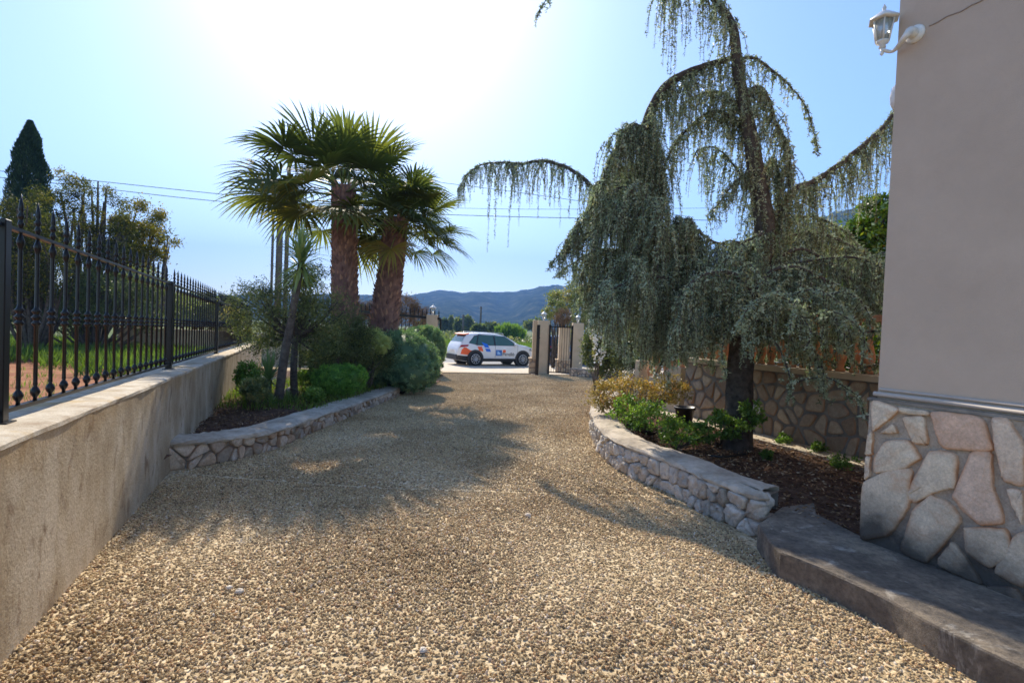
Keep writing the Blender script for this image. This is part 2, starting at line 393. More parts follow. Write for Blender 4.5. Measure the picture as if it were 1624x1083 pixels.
M['f_grass'] = foliage('grass_blades', [(0.0, (0.06, 0.10, 0.02)), (0.5, (0.13, 0.21, 0.035)), (1.0, (0.28, 0.34, 0.08))], 0.45, 0.5, 0.3)
M['f_litter'] = foliage('dead_leaves', [(0.0, (0.07, 0.04, 0.025)), (0.5, (0.20, 0.115, 0.065)), (0.8, (0.34, 0.22, 0.12)), (1.0, (0.50, 0.40, 0.27))], 0.15, 0.8, 0.1, (1, 0.8, 0.5))
mt, nt, b = nmat('palm_trunk_fibre')
col = ramp(nt, attr(nt, 'tint'), [(0.0, (0.08, 0.042, 0.04)), (0.5, (0.22, 0.12, 0.10)), (1.0, (0.42, 0.24, 0.16))])
nt.links.new(col, b.inputs['Base Color']); b.inputs['Roughness'].default_value = 0.9
nt.links.new(bump(nt, noise(nt, 40, 4), 0.8, 0.02), b.inputs['Normal'])
M['palm_trunk'] = mt

# ------------------------------------------------------------------ leaf helpers (numpy)
def unit(n):
    v = RNG.normal(size=(n, 3)); return v / np.linalg.norm(v, axis=1, keepdims=True)
def leaves(P, L, W, tint, D=None, curl=0.0):
    """one kite-shaped leaf per point; D: preferred directions"""
    n = len(P); d = unit(n) if D is None else D / np.maximum(np.linalg.norm(D, axis=1, keepdims=True), 1e-6)
    s = np.cross(d, unit(n)); s /= np.maximum(np.linalg.norm(s, axis=1, keepdims=True), 1e-6)
    L = np.broadcast_to(L, (n,))[:, None]; W = np.broadcast_to(W, (n,))[:, None]
    nrm = np.cross(d, s)
    V = np.stack([P, P + d * L * 0.45 + s * W * 0.5 + nrm * L * curl, P + d * L, P + d * L * 0.45 - s * W * 0.5 + nrm * L * curl], axis=1).reshape(-1, 3)
    return V, np.arange(4 * n).reshape(n, 4), np.repeat(tint, 4)
def cloud(blobs, n, clump=0.16, nclump=60, shell=0.5):
    """points in clumps spread over ellipsoids; blobs: (centre, (rx,ry,rz))"""
    vols = np.array([b[1][0] * b[1][1] * b[1][2] for b in blobs]) ** (2/3); pr = vols / vols.sum()
    P = []; T = []
    for (c, r_), q in zip(blobs, pr):
        k = max(4, int(nclump * q)); m_ = int(n * q)
        rad = (shell + (1 - shell) * RNG.random(k)) ** 0.5
        cc = unit(k) * rad[:, None]
        ct = RNG.normal(0.5, 0.22, k)
        idx = RNG.integers(0, k, m_)
        p = cc[idx] + RNG.normal(size=(m_, 3)) * clump
        P.append(np.array(c) + p * np.array(r_)); T.append(ct[idx] + RNG.normal(0, 0.14, m_))
    return np.vstack(P), np.clip(np.concatenate(T), 0, 1)
def join(parts):
    Vs, Fs, Ts, n = [], [], [], 0
    for V, F, T in parts:
        Vs.append(V); Fs.append(F + n); Ts.append(T); n += len(V)
    return np.vstack(Vs), np.vstack(Fs), np.concatenate(Ts)
def px_blob(px, py, rx, ry, Y, depth=None):
    c = PD(px, py, Y); k = Y / FPX
    return (tuple(c), (rx * k, (depth if depth is not None else rx * k), ry * k))
def smooth_path(pts, n=6):
    pts = [Vector(p) for p in pts]; out = []
    for i in range(len(pts) - 1):
        p0, p1, p2, p3 = pts[max(i-1, 0)], pts[i], pts[i+1], pts[min(i+2, len(pts)-1)]
        for k in range(n):
            t = k / n
            out.append(0.5 * ((2*p1) + (p2-p0)*t + (2*p0-5*p1+4*p2-p3)*t*t + (3*p1-p0-3*p2+p3)*t**3))
    out.append(pts[-1]); return out
def twigs(mb, base, blobs, n, r_=0.03, k=5):
    base = Vector(base)
    for i in range(n):
        c, rr = random.choice(blobs)
        e = Vector(c) + Vector((random.uniform(-.7, .7) * rr[0], random.uniform(-.7, .7) * rr[1], random.uniform(-.5, .6) * rr[2]))
        mid = base.lerp(e, 0.5) + Vector((random.uniform(-.1, .1), random.uniform(-.1, .1), 0)) * (e - base).length + Vector((0, 0, -0.05 * (e - base).length))
        pp = smooth_path([base, mid, e], 4)
        mb.tube(pp, [r_ * (1 - 0.8 * j / (len(pp) - 1)) for j in range(len(pp))], k)

# ------------------------------------------------------------------ stone facing
def clip(poly, nx, ny, d):
    out = []
    for i in range(len(poly)):
        a, b_ = poly[i], poly[(i + 1) % len(poly)]
        da, db = a[0]*nx + a[1]*ny - d, b_[0]*nx + b_[1]*ny - d
        if da <= 0: out.append(a)
        if (da < 0 < db) or (db < 0 < da):
            t = da / (da - db); out.append((a[0] + (b_[0]-a[0])*t, a[1] + (b_[1]-a[1])*t))
    return out
def stone_face(name, S, L, H, size, gap, thick, mat, parent, aspect=1.0, rnd=0.45, seed=1, rough=0.25, chaikin=2, vmin=None):
    """S(u,v,h)->point. Voronoi stones with rounded edges over the L x H sheet."""
    rs = random.Random(seed); seeds = []
    nu = max(1, int(L / (size * aspect))); nv = max(1, round(H / size))
    for j in range(nv):
        for i in range(nu):
            u = (i + 0.5 + (0.5 if j % 2 else 0) * 0.8 - 0.2 + rs.uniform(-rnd, rnd)) * L / nu
            v = (j + 0.5 + rs.uniform(-rnd, rnd) * 0.9) * H / nv
            seeds.append((u, v))
            if rs.random() < 0.18: seeds.append((u + rs.uniform(.3, .6) * size, v + rs.uniform(-.4, .4) * size))
    V = []; F = []; T = []; E = []
    for i, (u, v) in enumerate(seeds):
        poly = [(0, 0), (L, 0), (L, H), (0, H)]
        poly = clip(clip(poly, 1, 0, L - gap * .3), -1, 0, -gap * .3); poly = clip(clip(poly, 0, 1, H - gap * .3), 0, -1, -gap * .3)
        for j, (a, b_) in enumerate(seeds):
            if j == i: continue
            dx, dy = a - u, b_ - v; dd = math.hypot(dx, dy)
            if dd > size * 5 or dd < 1e-6: continue
            nx, ny = dx / dd, dy / dd
            poly = clip(poly, nx, ny, nx * u + ny * v + dd / 2 - gap / 2)
            if len(poly) < 3: break
        if len(poly) < 3: continue
        for _ in range(chaikin):
            q = []
            for k in range(len(poly)):
                a, b_ = poly[k], poly[(k + 1) % len(poly)]
                kk = 0.18
                q += [(a[0]+(b_[0]-a[0])*kk, a[1]+(b_[1]-a[1])*kk), (a[0]+(b_[0]-a[0])*(1-kk), a[1]+(b_[1]-a[1])*(1-kk))]
            poly = q
        cx = sum(p[0] for p in poly) / len(poly); cy = sum(p[1] for p in poly) / len(poly)
        t0 = rs.random(); n = len(poly); base = len(V)
        tx, ty = rs.uniform(-1, 1) * rough, rs.uniform(-1, 1) * rough; th = thick * rs.uniform(0.75, 1.25)
        for ring, (k, h, e) in enumerate(((1.0, -0.004, 1.0), (0.97, th * 0.7, 0.95), (0.88, th, 0.6), (0.66, th * 1.06, 0.15), (0.33, th * 1.1, 0.0))):
            for (a, b_) in poly:
                uu = cx + (a - cx) * k; vv = cy + (b_ - cy) * k
                hh = h + (0 if ring == 0 else ((a - cx) * k * tx + (b_ - cy) * k * ty) * 0.5 + rs.uniform(-1, 1) * thick * rough * 0.5)
                V.append(S(uu, vv, hh)); T.append(t0); E.append(e)
        V.append(S(cx, cy, th * 1.1)); T.append(t0); E.append(0)
        for r_ in range(4):
            for k in range(n):
                k2 = (k + 1) % n; F.append((base + r_*n + k, base + r_*n + k2, base + (r_+1)*n + k2, base + (r_+1)*n + k))
        for k in range(n): F.append((base + 4*n + k, base + 4*n + (k+1) % n, base + 5*n))
    me = bpy.data.meshes.new(name); me.from_pydata([tuple(p) for p in V], [], F)
    me.polygons.foreach_set('use_smooth', [True] * len(F))
    for nm, arr in (('tint', T), ('edge', E)):
        a = me.attributes.new(nm, 'FLOAT', 'POINT'); a.data.foreach_set('value', arr)
    me.update()
    return link_mesh(name, me, mat, parent)
def path_surface(pts, z0, side=1):
    """pts: plan polyline. S(u,v,h): u along, v up, h outwards (to the right of travel if side=1)"""
    P2 = [Vector((p[0], p[1])) for p in pts]; cum = [0]
    for a, b_ in zip(P2, P2[1:]): cum.append(cum[-1] + (b_ - a).length)
    Lt = cum[-1]
    nrm = []
    for i in range(len(P2)):
        t = (P2[min(i+1, len(P2)-1)] - P2[max(i-1, 0)]).normalized(); nrm.append(Vector((t.y, -t.x)) * side)
    def S(u, v, h):
        u = min(max(u, 0), Lt - 1e-6); i = 0
        while cum[i+1] < u: i += 1
        t = (u - cum[i]) / (cum[i+1] - cum[i]); p = P2[i].lerp(P2[i+1], t); n_ = nrm[i].lerp(nrm[i+1], t).normalized()
        z = z0((p.x, p.y)) if callable(z0) else z0
        return Vector((p.x + n_.x * h, p.y + n_.y * h, z + v))
    return S, Lt

# ================================================================== SETTING
def sheet(name, xs, ys, zf, mat):
    V = [(x, y, zf(x, y)) for y in ys for x in xs]; nx = len(xs)
    F = [(j*nx+i, j*nx+i+1, (j+1)*nx+i+1, (j+1)*nx+i) for j in range(len(ys)-1) for i in range(nx-1)]
    o = np_mesh(name, V, F, mat, smooth=True); return kind(o, 'structure')
WD = Vector((-0.3846, 0.9231, 0)).normalized()       # direction of the left wall / drive
WN = Vector((0.9231, 0.3846, 0)).normalized()        # towards the drive
def Q(off, s, z=0.0):                                # off: distance from camera across, s: along
    p = WN * off + WD * s; return Vector((p.x, p.y, z))

sheet('field', [-2650, -300, -60, -20, 0, 20, 60, 300, 2650], [-70, 0, 10, 20, 30, 60, 200, 1000, 4000],
      lambda x, y: -0.02 + GZ(y) - (0.03 if y > 20 else 0), M['field'])
sheet('driveway', np.linspace(-14, 8, 45), np.linspace(-3, 20.9, 50), lambda x, y: GZ(y) + 0.006 * math.sin(x*2.1) * math.cos(y*1.7), M['gravel'])
sheet('forecourt', np.linspace(-25, 14, 8), np.linspace(20.9, 27.0, 4), lambda x, y: GZ(y) - 0.002, M['forecourt'])
sheet('road', np.linspace(-60, 60, 5), [27.0, 32.5], lambda x, y: GZ(y) - 0.004, M['road'])

# hills: terrain rising towards a ridge whose height follows the skyline
def ridge_px(px):
    xs = [-3000, -400, 300, 560, 640, 700, 730, 760, 800, 850, 900, 960, 1040, 1150, 1300, 1450, 2000, 4000]
    hs = [60, 34, 34, 44, 46, 58, 55, 57, 56, 67, 70, 84, 100, 135, 200, 255, 250, 120]
    return np.interp(px, xs, hs)
def hills():
    az = np.linspace(R(-75), R(75), 300); rr = np.concatenate([np.linspace(380, 1900, 56), [2100, 2500]])
    V = []
    for r_ in rr:
        for a in az:
            x = r_ * math.sin(a); y = r_ * math.cos(a)
            px = 812 + FPX * math.tan(a)
            near = np.interp(px, [900, 1400], [0, 1])
            r0_, r1_ = 700 - 330 * near, 1800 - 1050 * near
            h = ridge_px(px) / FPX * r1_ * math.cos(a)
            t = (r_ - r0_) / (r1_ - r0_)
            if t < 0: z = -1.5
            elif t <= 1:
                tt = t * t * (3 - 2 * t) * 0.55 + t * 0.45
                sp = 0.5 * math.sin(px * 0.021 + 3 * t) + 0.35 * math.sin(px * 0.047 - 5 * t + 1) + 0.2 * math.sin(px * 0.11 + 9 * t)
                z = h * (tt + 0.16 * sp * math.sin(math.pi * t)) + h * 0.012 * math.sin(px * 0.23) * t + random.uniform(-1, 1) * h * .016
            else: z = h * (1 - 0.5 * (t - 1))
            V.append((x, y, max(z, -1.5)))
    na = len(az)
    F = [(j*na+i, j*na+i+1, (j+1)*na+i+1, (j+1)*na+i) for j in range(len(rr)-1) for i in range(na-1)]
    kind(np_mesh('hills', V, F, M['hill'], smooth=True), 'structure')
hills()

# red earth lot beyond the left wall
lot = MB(); a, b_, c, d = Q(-1.5, -6), Q(-1.5, 26), Q(-60, 26), Q(-60, -6)
lot.add([(p.x, p.y, 0.30 + (GZ(p.y))) for p in (a, b_, c, d)], [(0, 1, 2, 3)])
kind(lot.build('red_earth_lot', M['red_earth']), 'structure')

# pebbles as scattered stuff
def scatter(name, poly, density, size, seed, mat):
    me = bpy.data.meshes.new(name); me.from_pydata([(p[0], p[1], GZ(p[1]) + 0.003) for p in poly], [], [tuple(range(len(poly)))]); me.materials.append(mat)
    o = bpy.data.objects.new(name, me); C.objects.link(o); kind(o, 'stuff')
    ng = bpy.data.node_groups.new(name + '_scatter', 'GeometryNodeTree')
    ng.interface.new_socket('Geometry', in_out='INPUT', socket_type='NodeSocketGeometry')
    ng.interface.new_socket('Geometry', in_out='OUTPUT', socket_type='NodeSocketGeometry')
    N = ng.nodes.new; Lk = ng.links.new
    gi = N('NodeGroupInput'); go = N('NodeGroupOutput')
    di = N('GeometryNodeDistributePointsOnFaces'); di.inputs['Density'].default_value = density; di.inputs['Seed'].default_value = seed
    Lk(gi.outputs[0], di.inputs['Mesh'])
    g2i = N('GeometryNodeGeometryToInstance')
    for v in range(3):
        ico = N('GeometryNodeMeshIcoSphere'); ico.inputs['Radius'].default_value = 1.0; ico.inputs['Subdivisions'].default_value = 2
        sp = N('GeometryNodeSetPosition'); nz = N('ShaderNodeTexNoise'); nz.noise_dimensions = '4D'
        nz.inputs['W'].default_value = v * 3.7 + seed; nz.inputs['Scale'].default_value = 1.1; nz.inputs['Detail'].default_value = 1
        sub = N('ShaderNodeVectorMath'); sub.operation = 'SUBTRACT'; sub.inputs[1].default_value = (0.5, 0.5, 0.5)
        sc_ = N('ShaderNodeVectorMath'); sc_.operation = 'SCALE'; sc_.inputs['Scale'].default_value = 1.3
        Lk(nz.outputs['Color'], sub.inputs[0]); Lk(sub.outputs[0], sc_.inputs[0]); Lk(sc_.outputs[0], sp.inputs['Offset'])
        sm = N('GeometryNodeSetMaterial'); sm.inputs['Material'].default_value = mat
        Lk(ico.outputs['Mesh'], sp.inputs['Geometry']); Lk(sp.outputs[0], sm.inputs['Geometry']); Lk(sm.outputs[0], g2i.inputs[0])
    ip = N('GeometryNodeInstanceOnPoints'); ip.inputs['Pick Instance'].default_value = True
    Lk(di.outputs['Points'], ip.inputs['Points']); Lk(g2i.outputs[0], ip.inputs['Instance'])
    rr = N('FunctionNodeRandomValue'); rr.data_type = 'FLOAT_VECTOR'; rr.inputs[0].default_value = (0, 0, 0); rr.inputs[1].default_value = (6.28, 6.28, 6.28)
    Lk(rr.outputs[0], ip.inputs['Rotation'])
    rs = N('FunctionNodeRandomValue'); rs.data_type = 'FLOAT_VECTOR'
    rs.inputs[0].default_value = (size * 0.55, size * 0.5, size * 0.35); rs.inputs[1].default_value = (size * 1.35, size * 1.1, size * 0.85)
    rs.inputs['Seed'].default_value = 5
    Lk(rs.outputs[0], ip.inputs['Scale'])
    Lk(ip.outputs[0], go.inputs[0])
    md = o.modifiers.new('scatter', 'NODES'); md.node_group = ng
    return o
def pl(*pts): return [tuple(PG(x, y))[:2] for x, y in pts]
near = [tuple(Q(-1.28, 1.2))[:2]] + [(0.0, 1.0), (2.6, 1.6)] + pl((1572, 1076), (1441, 1020), (1321, 950), (1258, 918), (1200, 876), (1145, 832), (1104, 811)) + [tuple(PG(1060, 788))[:2]] + pl((600, 775), (275, 752)) + [tuple(Q(-1.28, 5.2))[:2]]
scatter('gravel', near, 3900, 0.0097, 1, M['pebble'])
far = pl((1060, 786), (1055, 779), (1011, 761), (977, 743), (954, 721), (939, 691), (936, 660), (950, 640), (990, 612), (905, 594), (700, 592), (690, 610), (633, 628), (568, 656), (497, 686), (441, 711), (381, 728), (327, 740), (275, 749), (600, 773))
scatter('far_gravel', far, 2500, 0.0105, 2, M['pebble'])

# ================================================================== LEFT WALL AND FENCE
def wall_top(y): return 1.035 - 0.0145 * y
wl = MB(); S0, S1 = -3.0, 21.5
for n_ in [0]:
    V = []; F = []; ns = 50
    for i in range(ns + 1):
        s = S0 + (S1 - S0) * i / ns
        for off in (-1.2, -1.60):
            p = Q(off, s); V += [(p.x, p.y, -0.4), (p.x, p.y, wall_top(p.y) - 0.03)]
    for i in range(ns):
        a = i * 4; b_ = a + 4
        F += [(a, b_, b_+1, a+1), (a+2, a+3, b_+3, b_+2), (a+1, b_+1, b_+3, a+3)]
    F += [(0, 1, 3, 2), (ns*4, ns*4+2, ns*4+3, ns*4+1)]
    wl.add(V, F)
GW = thing('garden_wall', 'long beige rendered garden wall along the left edge of the gravel drive, iron fence on top', 'wall', Q(-1.4, 8))
wl.build('wall_body', M['leftwall'], GW)
cp = MB(); V = []; F = []
prof = [(-1.196, -0.03), (-1.198, -0.008), (-1.215, 0.002), (-1.40, 0.010), (-1.60, 0.004), (-1.612, -0.006), (-1.612, -0.03)]
ns = 160
for i in range(ns + 1):
    s = S0 + (S1 - S0) * i / ns
    for off, dz in prof:
        p = Q(off + random.uniform(-.004, .004), s); V.append((p.x, p.y, wall_top(p.y) + dz + random.uniform(-.0025, .0025)))
k = len(prof)
for i in range(ns):
    for j in range(k - 1): F.append((i*k+j, (i+1)*k+j, (i+1)*k+j+1, i*k+j+1))
F += [tuple(range(k)), tuple(reversed(range(ns*k, ns*k+k)))]
cp.add(V, F); cp.build('wall_cap', M['wallcap'], GW)

FEN = thing('iron_fence', 'black wrought iron fence with spear points and knobs standing on the beige rendered wall', 'fence', Q(-1.42, 7.33, 0.95))
rz_f = math.atan2(WD.y, WD.x)
post_s = [-0.40, 3.49, 7.35, 11.3, 15.3, 19.2]
for s in post_s:
    p = Q(-1.42, s); zt = wall_top(p.y); mb = MB()
    mb.cbox((p.x, p.y, zt + 0.535), (0.062, 0.062, 1.06), rz_f, 0.004)
    mb.cbox((p.x, p.y, zt + 0.009), (0.11, 0.11, 0.012), rz_f, 0.002)
    mb.build('post', M['black'], FEN)
def rail(z, h_, th, s0, s1, parent, name='rail'):
    a, b_ = Q(-1.42, s0), Q(-1.42, s1); za, zb = wall_top(a.y) + z, wall_top(b_.y) + z
    mb = MB(); V = []
    for p, zz in ((a, za), (b_, zb)):
        for o_, dz in ((-th/2, -h_/2), (th/2, -h_/2), (th/2, h_/2), (-th/2, h_/2)):
            q = p + WN * o_; V.append((q.x, q.y, zz + dz))
    mb.add(V, [(0,3,2,1), (4,5,6,7), (0,1,5,4), (1,2,6,5), (2,3,7,6), (3,0,4,7)]); return mb.build(name, M['black'], parent)
for s0_, s1_ in zip(post_s, post_s[1:]):
    rail(0.065, 0.022, 0.036, s0_ + 0.033, s1_ - 0.033, FEN); rail(1.035, 0.018, 0.036, s0_ + 0.033, s1_ - 0.033, FEN)
pk = MB()
rb = 0.0105
prof = [(0.0, 0.0), (0.011, 0.002), (0.010, 0.02), (0.019, 0.033), (0.025, 0.05), (0.019, 0.07), (0.009, 0.085), (0.012, 0.098), (rb, 0.11), (rb, 0.44)]
for k_ in range(3):
    z_ = 0.455 + k_ * 0.036; prof += [(0.013, z_ - 0.014), (0.025, z_), (0.013, z_ + 0.014)]
prof += [(rb, 0.56), (rb, 0.86), (0.011, 0.872), (0.017, 0.89), (0.019, 0.907), (0.013, 0.928), (0.008, 0.945), (0.008, 0.975), (0.012, 0.99), (0.016, 1.003), (0.010, 1.018), (0.009, 1.026), (0.015, 1.038), (0.016, 1.048), (0.008, 1.064), (0.013, 1.078), (0.010, 1.11), (0.001, 1.165)]
pk.lathe(prof, n=8)
first = None
for s0_, s1_ in zip(post_s, post_s[1:]):
    n_ = 19 if s1_ < 12 else 20
    for i in range(1, n_):
        s = s0_ + (s1_ - s0_) * i / n_
        if s < 2.4: continue
        p = Q(-1.42, s); z_ = wall_top(p.y) + 0.074
        if first is None:
            first = pk.build('picket', M['black'], FEN, local=True); o = first
        else:
            o = first.copy(); C.objects.link(o); o.parent = FEN
        o.location = Vector((p.x, p.y, z_)) - FEN.location

# ================================================================== LEFT PLANTER
lb = [(262, 749), (327, 739), (381, 727.5), (441, 710.5), (497, 685.5), (568, 655.5), (633, 627.5)]
lp = [PG(*p) for p in lb]
lp = smooth_path([Vector((p.x, p.y, 0)) for p in lp], 6)
def lh(i): return 0.32 - 0.12 * i / (len(lp) - 1)
PL = thing('stone_planter', 'low rubble stone planter with a cement cap, from the beige wall to the round hedge', 'planter', (lp[12].x, lp[12].y, GZ(lp[12].y)))
def planter_body(pts, hf, width, side, parent, capmat, end=True):
    n = len(pts); V = []; F = []; V2 = []; F2 = []
    for i, p in enumerate(pts):
        t = (pts[min(i+1, n-1)] - pts[max(i-1, 0)]).normalized(); nr = Vector((-t.y, t.x, 0)) * side
        z0 = GZ(p.y); h = hf(i)
        a = p + nr * 0.03; b_ = p + nr * width
        V += [(a.x, a.y, z0 - .1), (a.x, a.y, z0 + h - .045), (b_.x, b_.y, z0 + h - .045), (b_.x, b_.y, z0 - .1)]
        pr = [(-0.028, -.043), (-0.034, -.02), (-0.012, 0.002), (0.06, 0.014), (width * .5, 0.02), (width - .04, 0.012), (width + .01, -.006), (width + .01, -.043)]
        for o_, dz in pr:
            q = p + nr * (o_ + random.uniform(-.014, .014)); V2.append((q.x, q.y, z0 + h + dz + random.uniform(-.009, .007)))
    k = len(pr)
    for i in range(n - 1):
        for j in range(4): F.append((i*4+j, i*4+(j+1) % 4, (i+1)*4+(j+1) % 4, (i+1)*4+j))
        for j in range(k): F2.append((i*k+j, i*k+(j+1) % k, (i+1)*k+(j+1) % k, (i+1)*k+j))
    F += [(3,2,1,0), ((n-1)*4, (n-1)*4+1, (n-1)*4+2, (n-1)*4+3)]; F2 += [tuple(reversed(range(k))), tuple(range((n-1)*k, n*k))]
    m1 = MB(); m1.add(V, F); m1.build('mortar_core', M['mortar'], parent)
    m2 = MB(); m2.add(V2, F2, smooth=False); o = m2.build('cap', capmat, parent)
planter_body(lp, lh, 0.42, 1, PL, M['cap'])
S, Lt = path_surface(lp, lambda p: GZ(p[1]), 1)
# stones are laid out in real metres: v spans the height
def S_l2(u, v, h):
    f = u / Lt; return S(u, v / 0.285 * (0.285 - 0.12 * f) - 0.01, h - 0.028)
stone_face('stone_facing', S_l2, Lt, 0.285, 0.165, 0.012, 0.038, M['stoneL'], PL, aspect=1.15, seed=5, rough=0.5)
ep = lp[-1]; tdir = (lp[-1] - lp[-2]).normalized(); ndir = Vector((-tdir.y, tdir.x, 0))
S3, L3 = path_surface([ep - ndir * 0.0 + tdir * 0.0, ep + ndir * 0.42], GZ(ep.y), 1)
stone_face('end_stones', lambda u, v, h: S3(u, v, h), L3, 0.16, 0.12, 0.012, 0.03, M['stoneL'], PL, seed=9, rough=0.5)

# bed soil behind it
def poly_sheet(name, poly, zf, mat, jit=0.02, step=0.25):
    xs = [p[0] for p in poly]; ys = [p[1] for p in poly]
    gx = np.arange(min(xs), max(xs) + step, step); gy = np.arange(min(ys), max(ys) + step, step)
    def inside(x, y):
        c_ = False; j = len(poly) - 1
        for i in range(len(poly)):
            xi, yi = poly[i][:2]; xj, yj = poly[j][:2]
            if (yi > y) != (yj > y) and x < (xj - xi) * (y - yi) / (yj - yi) + xi: c_ = not c_
            j = i
        return c_
    V = [(x, y, zf(x, y) + random.uniform(-jit, jit)) for y in gy for x in gx]; nx = len(gx)
    F = [(j*nx+i, j*nx+i+1, (j+1)*nx+i+1, (j+1)*nx+i) for j in range(len(gy)-1) for i in range(nx-1) if inside(gx[i] + step/2, gy[j] + step/2)]
    return kind(np_mesh(name, V, F, mat, smooth=True), 'structure'), inside
bedL = [(p.x, p.y) for p in (q - WN * 0.0 for q in lp)]
innerL = []
for i, p in enumerate(lp):
    t = (lp[min(i+1, len(lp)-1)] - lp[max(i-1, 0)]).normalized(); q = p + Vector((-t.y, t.x, 0)) * 0.25; innerL.append((q.x, q.y))
bedpoly_l = innerL + [tuple(PG(690, 612))[:2], tuple(PG(700, 594))[:2], tuple(Q(-1.25, 20))[:2], tuple(Q(-1.25, 5.6))[:2]]
_, insL = poly_sheet('left_bed_soil', bedpoly_l, lambda x, y: GZ(y) + 0.17 + 0.05 * math.sin(3*x) * math.cos(2.3*y) - (0.12 if y > 12.3 else 0), M['soil'], 0.02, 0.2)

# ================================================================== RIGHT PLANTER
rb_ = [(1213, 852), (1197, 850), (1145, 828), (1104, 807), (1055, 779), (1011, 761), (977, 743), (954, 721), (940, 692), (941, 668), (955, 645)]
rp = [PG(*p) for p in rb_]
rp = smooth_path([Vector((p.x, p.y, 0)) for p in rp], 5)
PR = thing('stone_planter', 'curved planter wall of pale round rubble with a grey cement cap, around the weeping cedar', 'planter', (rp[15].x, rp[15].y, GZ(rp[15].y)))
planter_body(rp, lambda i: 0.36, 0.36, -1, PR, M['cap'])
S, Lr = path_surface(rp, lambda p: GZ(p[1]), -1)
stone_face('stone_facing', lambda u, v, h: S(u, v - 0.01, h - 0.028), Lr, 0.325, 0.18, 0.012, 0.05, M['stoneR'], PR, aspect=0.85, seed=12, rough=0.6)
e0 = rp[0]; td = (rp[1] - rp[0]).normalized(); nd = Vector((td.y, -td.x, 0))
S3, L3 = path_surface([e0 + nd * 0.36, e0], GZ(e0.y), -1)
stone_face('end_stones', lambda u, v, h: S3(u, v, h), L3, 0.32, 0.17, 0.014, 0.04, M['stoneR'], PR, seed=3, rough=0.5)

def rock(c_, r_, seed):
    rs = random.Random(seed); th = np.linspace(0, math.pi, 9); V = []; n = 14
    for i, a in enumerate(th):
        for k in range(n):
            b2 = 2*math.pi*k/n; q_ = Vector((math.sin(a)*math.cos(b2), math.sin(a)*math.sin(b2), math.cos(a)))
            g_ = 1 + .16*math.sin(3.1*q_.x*2 + seed) + .14*math.sin(4.3*q_.y + 2*q_.z*seed) + rs.uniform(-.05, .05)
            V.append((c_[0] + q_.x*r_[0]*g_, c_[1] + q_.y*r_[1]*g_, c_[2] + q_.z*r_[2]*g_))
    mb = MB(); mb.add(V, [(i*n+k, (i+1)*n+k, (i+1)*n+(k+1) % n, i*n+(k+1) % n) for i in range(8) for k in range(n)], rs.uniform(.1, .6), True); return mb
e1 = rp[0] - td * .03
for j, (o_, z_, rr_) in enumerate(((.06, .10, (.13, .10, .13)), (.24, .12, (.14, .11, .15)), (.12, .29, (.12, .10, .07)), (.33, .27, (.10, .10, .10)))):
    p_ = e1 + nd * o_; rock((p_.x, p_.y, GZ(p_.y) + z_ - .02), rr_, 3 + j).build('corner_stone', M['stoneR'], PR)

# low balustraded wall line (parallel to the house)
BW0 = PZ(1190, 683, 0.15); BW1 = PZ(1376, 729, 0.15)
bd = (BW1 - BW0).normalized(); bn = Vector((bd.y, -bd.x, 0))     # bn towards the drive
if bn.x > 0: bn = -bn
def BQ(u, off=0.0, z=0.0):
    p = BW0 + bd * u + bn * off; return Vector((p.x, p.y, z))
bedpoly_r = [(p.x, p.y) for p in (rp[i] + Vector((0.12, 0.1, 0)) for i in range(len(rp)))] + [tuple(PG(1010, 600))[:2], tuple(BQ(-3.2))[:2], tuple(BQ(3.0))[:2], (0, 0), tuple(PG(1240, 850))[:2]]
_hc = PZ(1367, 855, 0.15)
def HQ_(k): return Vector((_hc.x + .3, _hc.y - .1, 0))
bedpoly_r[-2] = tuple(HQ_(0))[:2]
_, insR = poly_sheet('right_bed_soil', bedpoly_r, lambda x, y: 0.11 + 0.03 * math.sin(4*x) * math.cos(3*y), M['soil'], 0.015, 0.12)

# ================================================================== HOUSE AND KERB PATH
HC = PZ(1367, 855, 0.15)                                        # foot of the house corner
ha = PZ(1557, 926, 0.15); hd = (ha - HC); hd.z = 0; hd.normalize()   # along the visible face, towards the camera
hn = Vector((hd.y, -hd.x, 0))
if hn.x > 0: hn = -hn                                            # outward normal (to the drive)
def HQ(u, off, z): p = HC + hd * u + hn * off; return Vector((p.x, p.y, z))
zb = 1.6 - (632 - 543.9) * HC.y / FPX * 1.0
HS = thing('house', 'beige rendered house corner on a base of cream crazy paving stone, right of the drive', 'house', HC)
mb = MB()
LH, WH, HH = 7.5, 7.0, 5.6
def hbox(mb, u0, u1, o0, o1, z0, z1):
    mb.prism([tuple(HQ(u, o, 0))[:2] for u, o in ((u0, o0), (u0, o1), (u1, o1), (u1, o0))], z0, z1)
mb = MB(); hbox(mb, 0.035, LH, -0.03, -WH, zb + 0.012, HH); hw = mb.build('wall', M['house'], HS)
mb = MB(); hbox(mb, 0, LH + .03, -0.0, -WH - .03, -0.2, zb - 0.012); mb.build('stone_base', M['flag_mortar'], HS)
st = bpy.data.objects  # noqa
def S_h(u, v, h): return HQ(u, h, 0.15 + v)
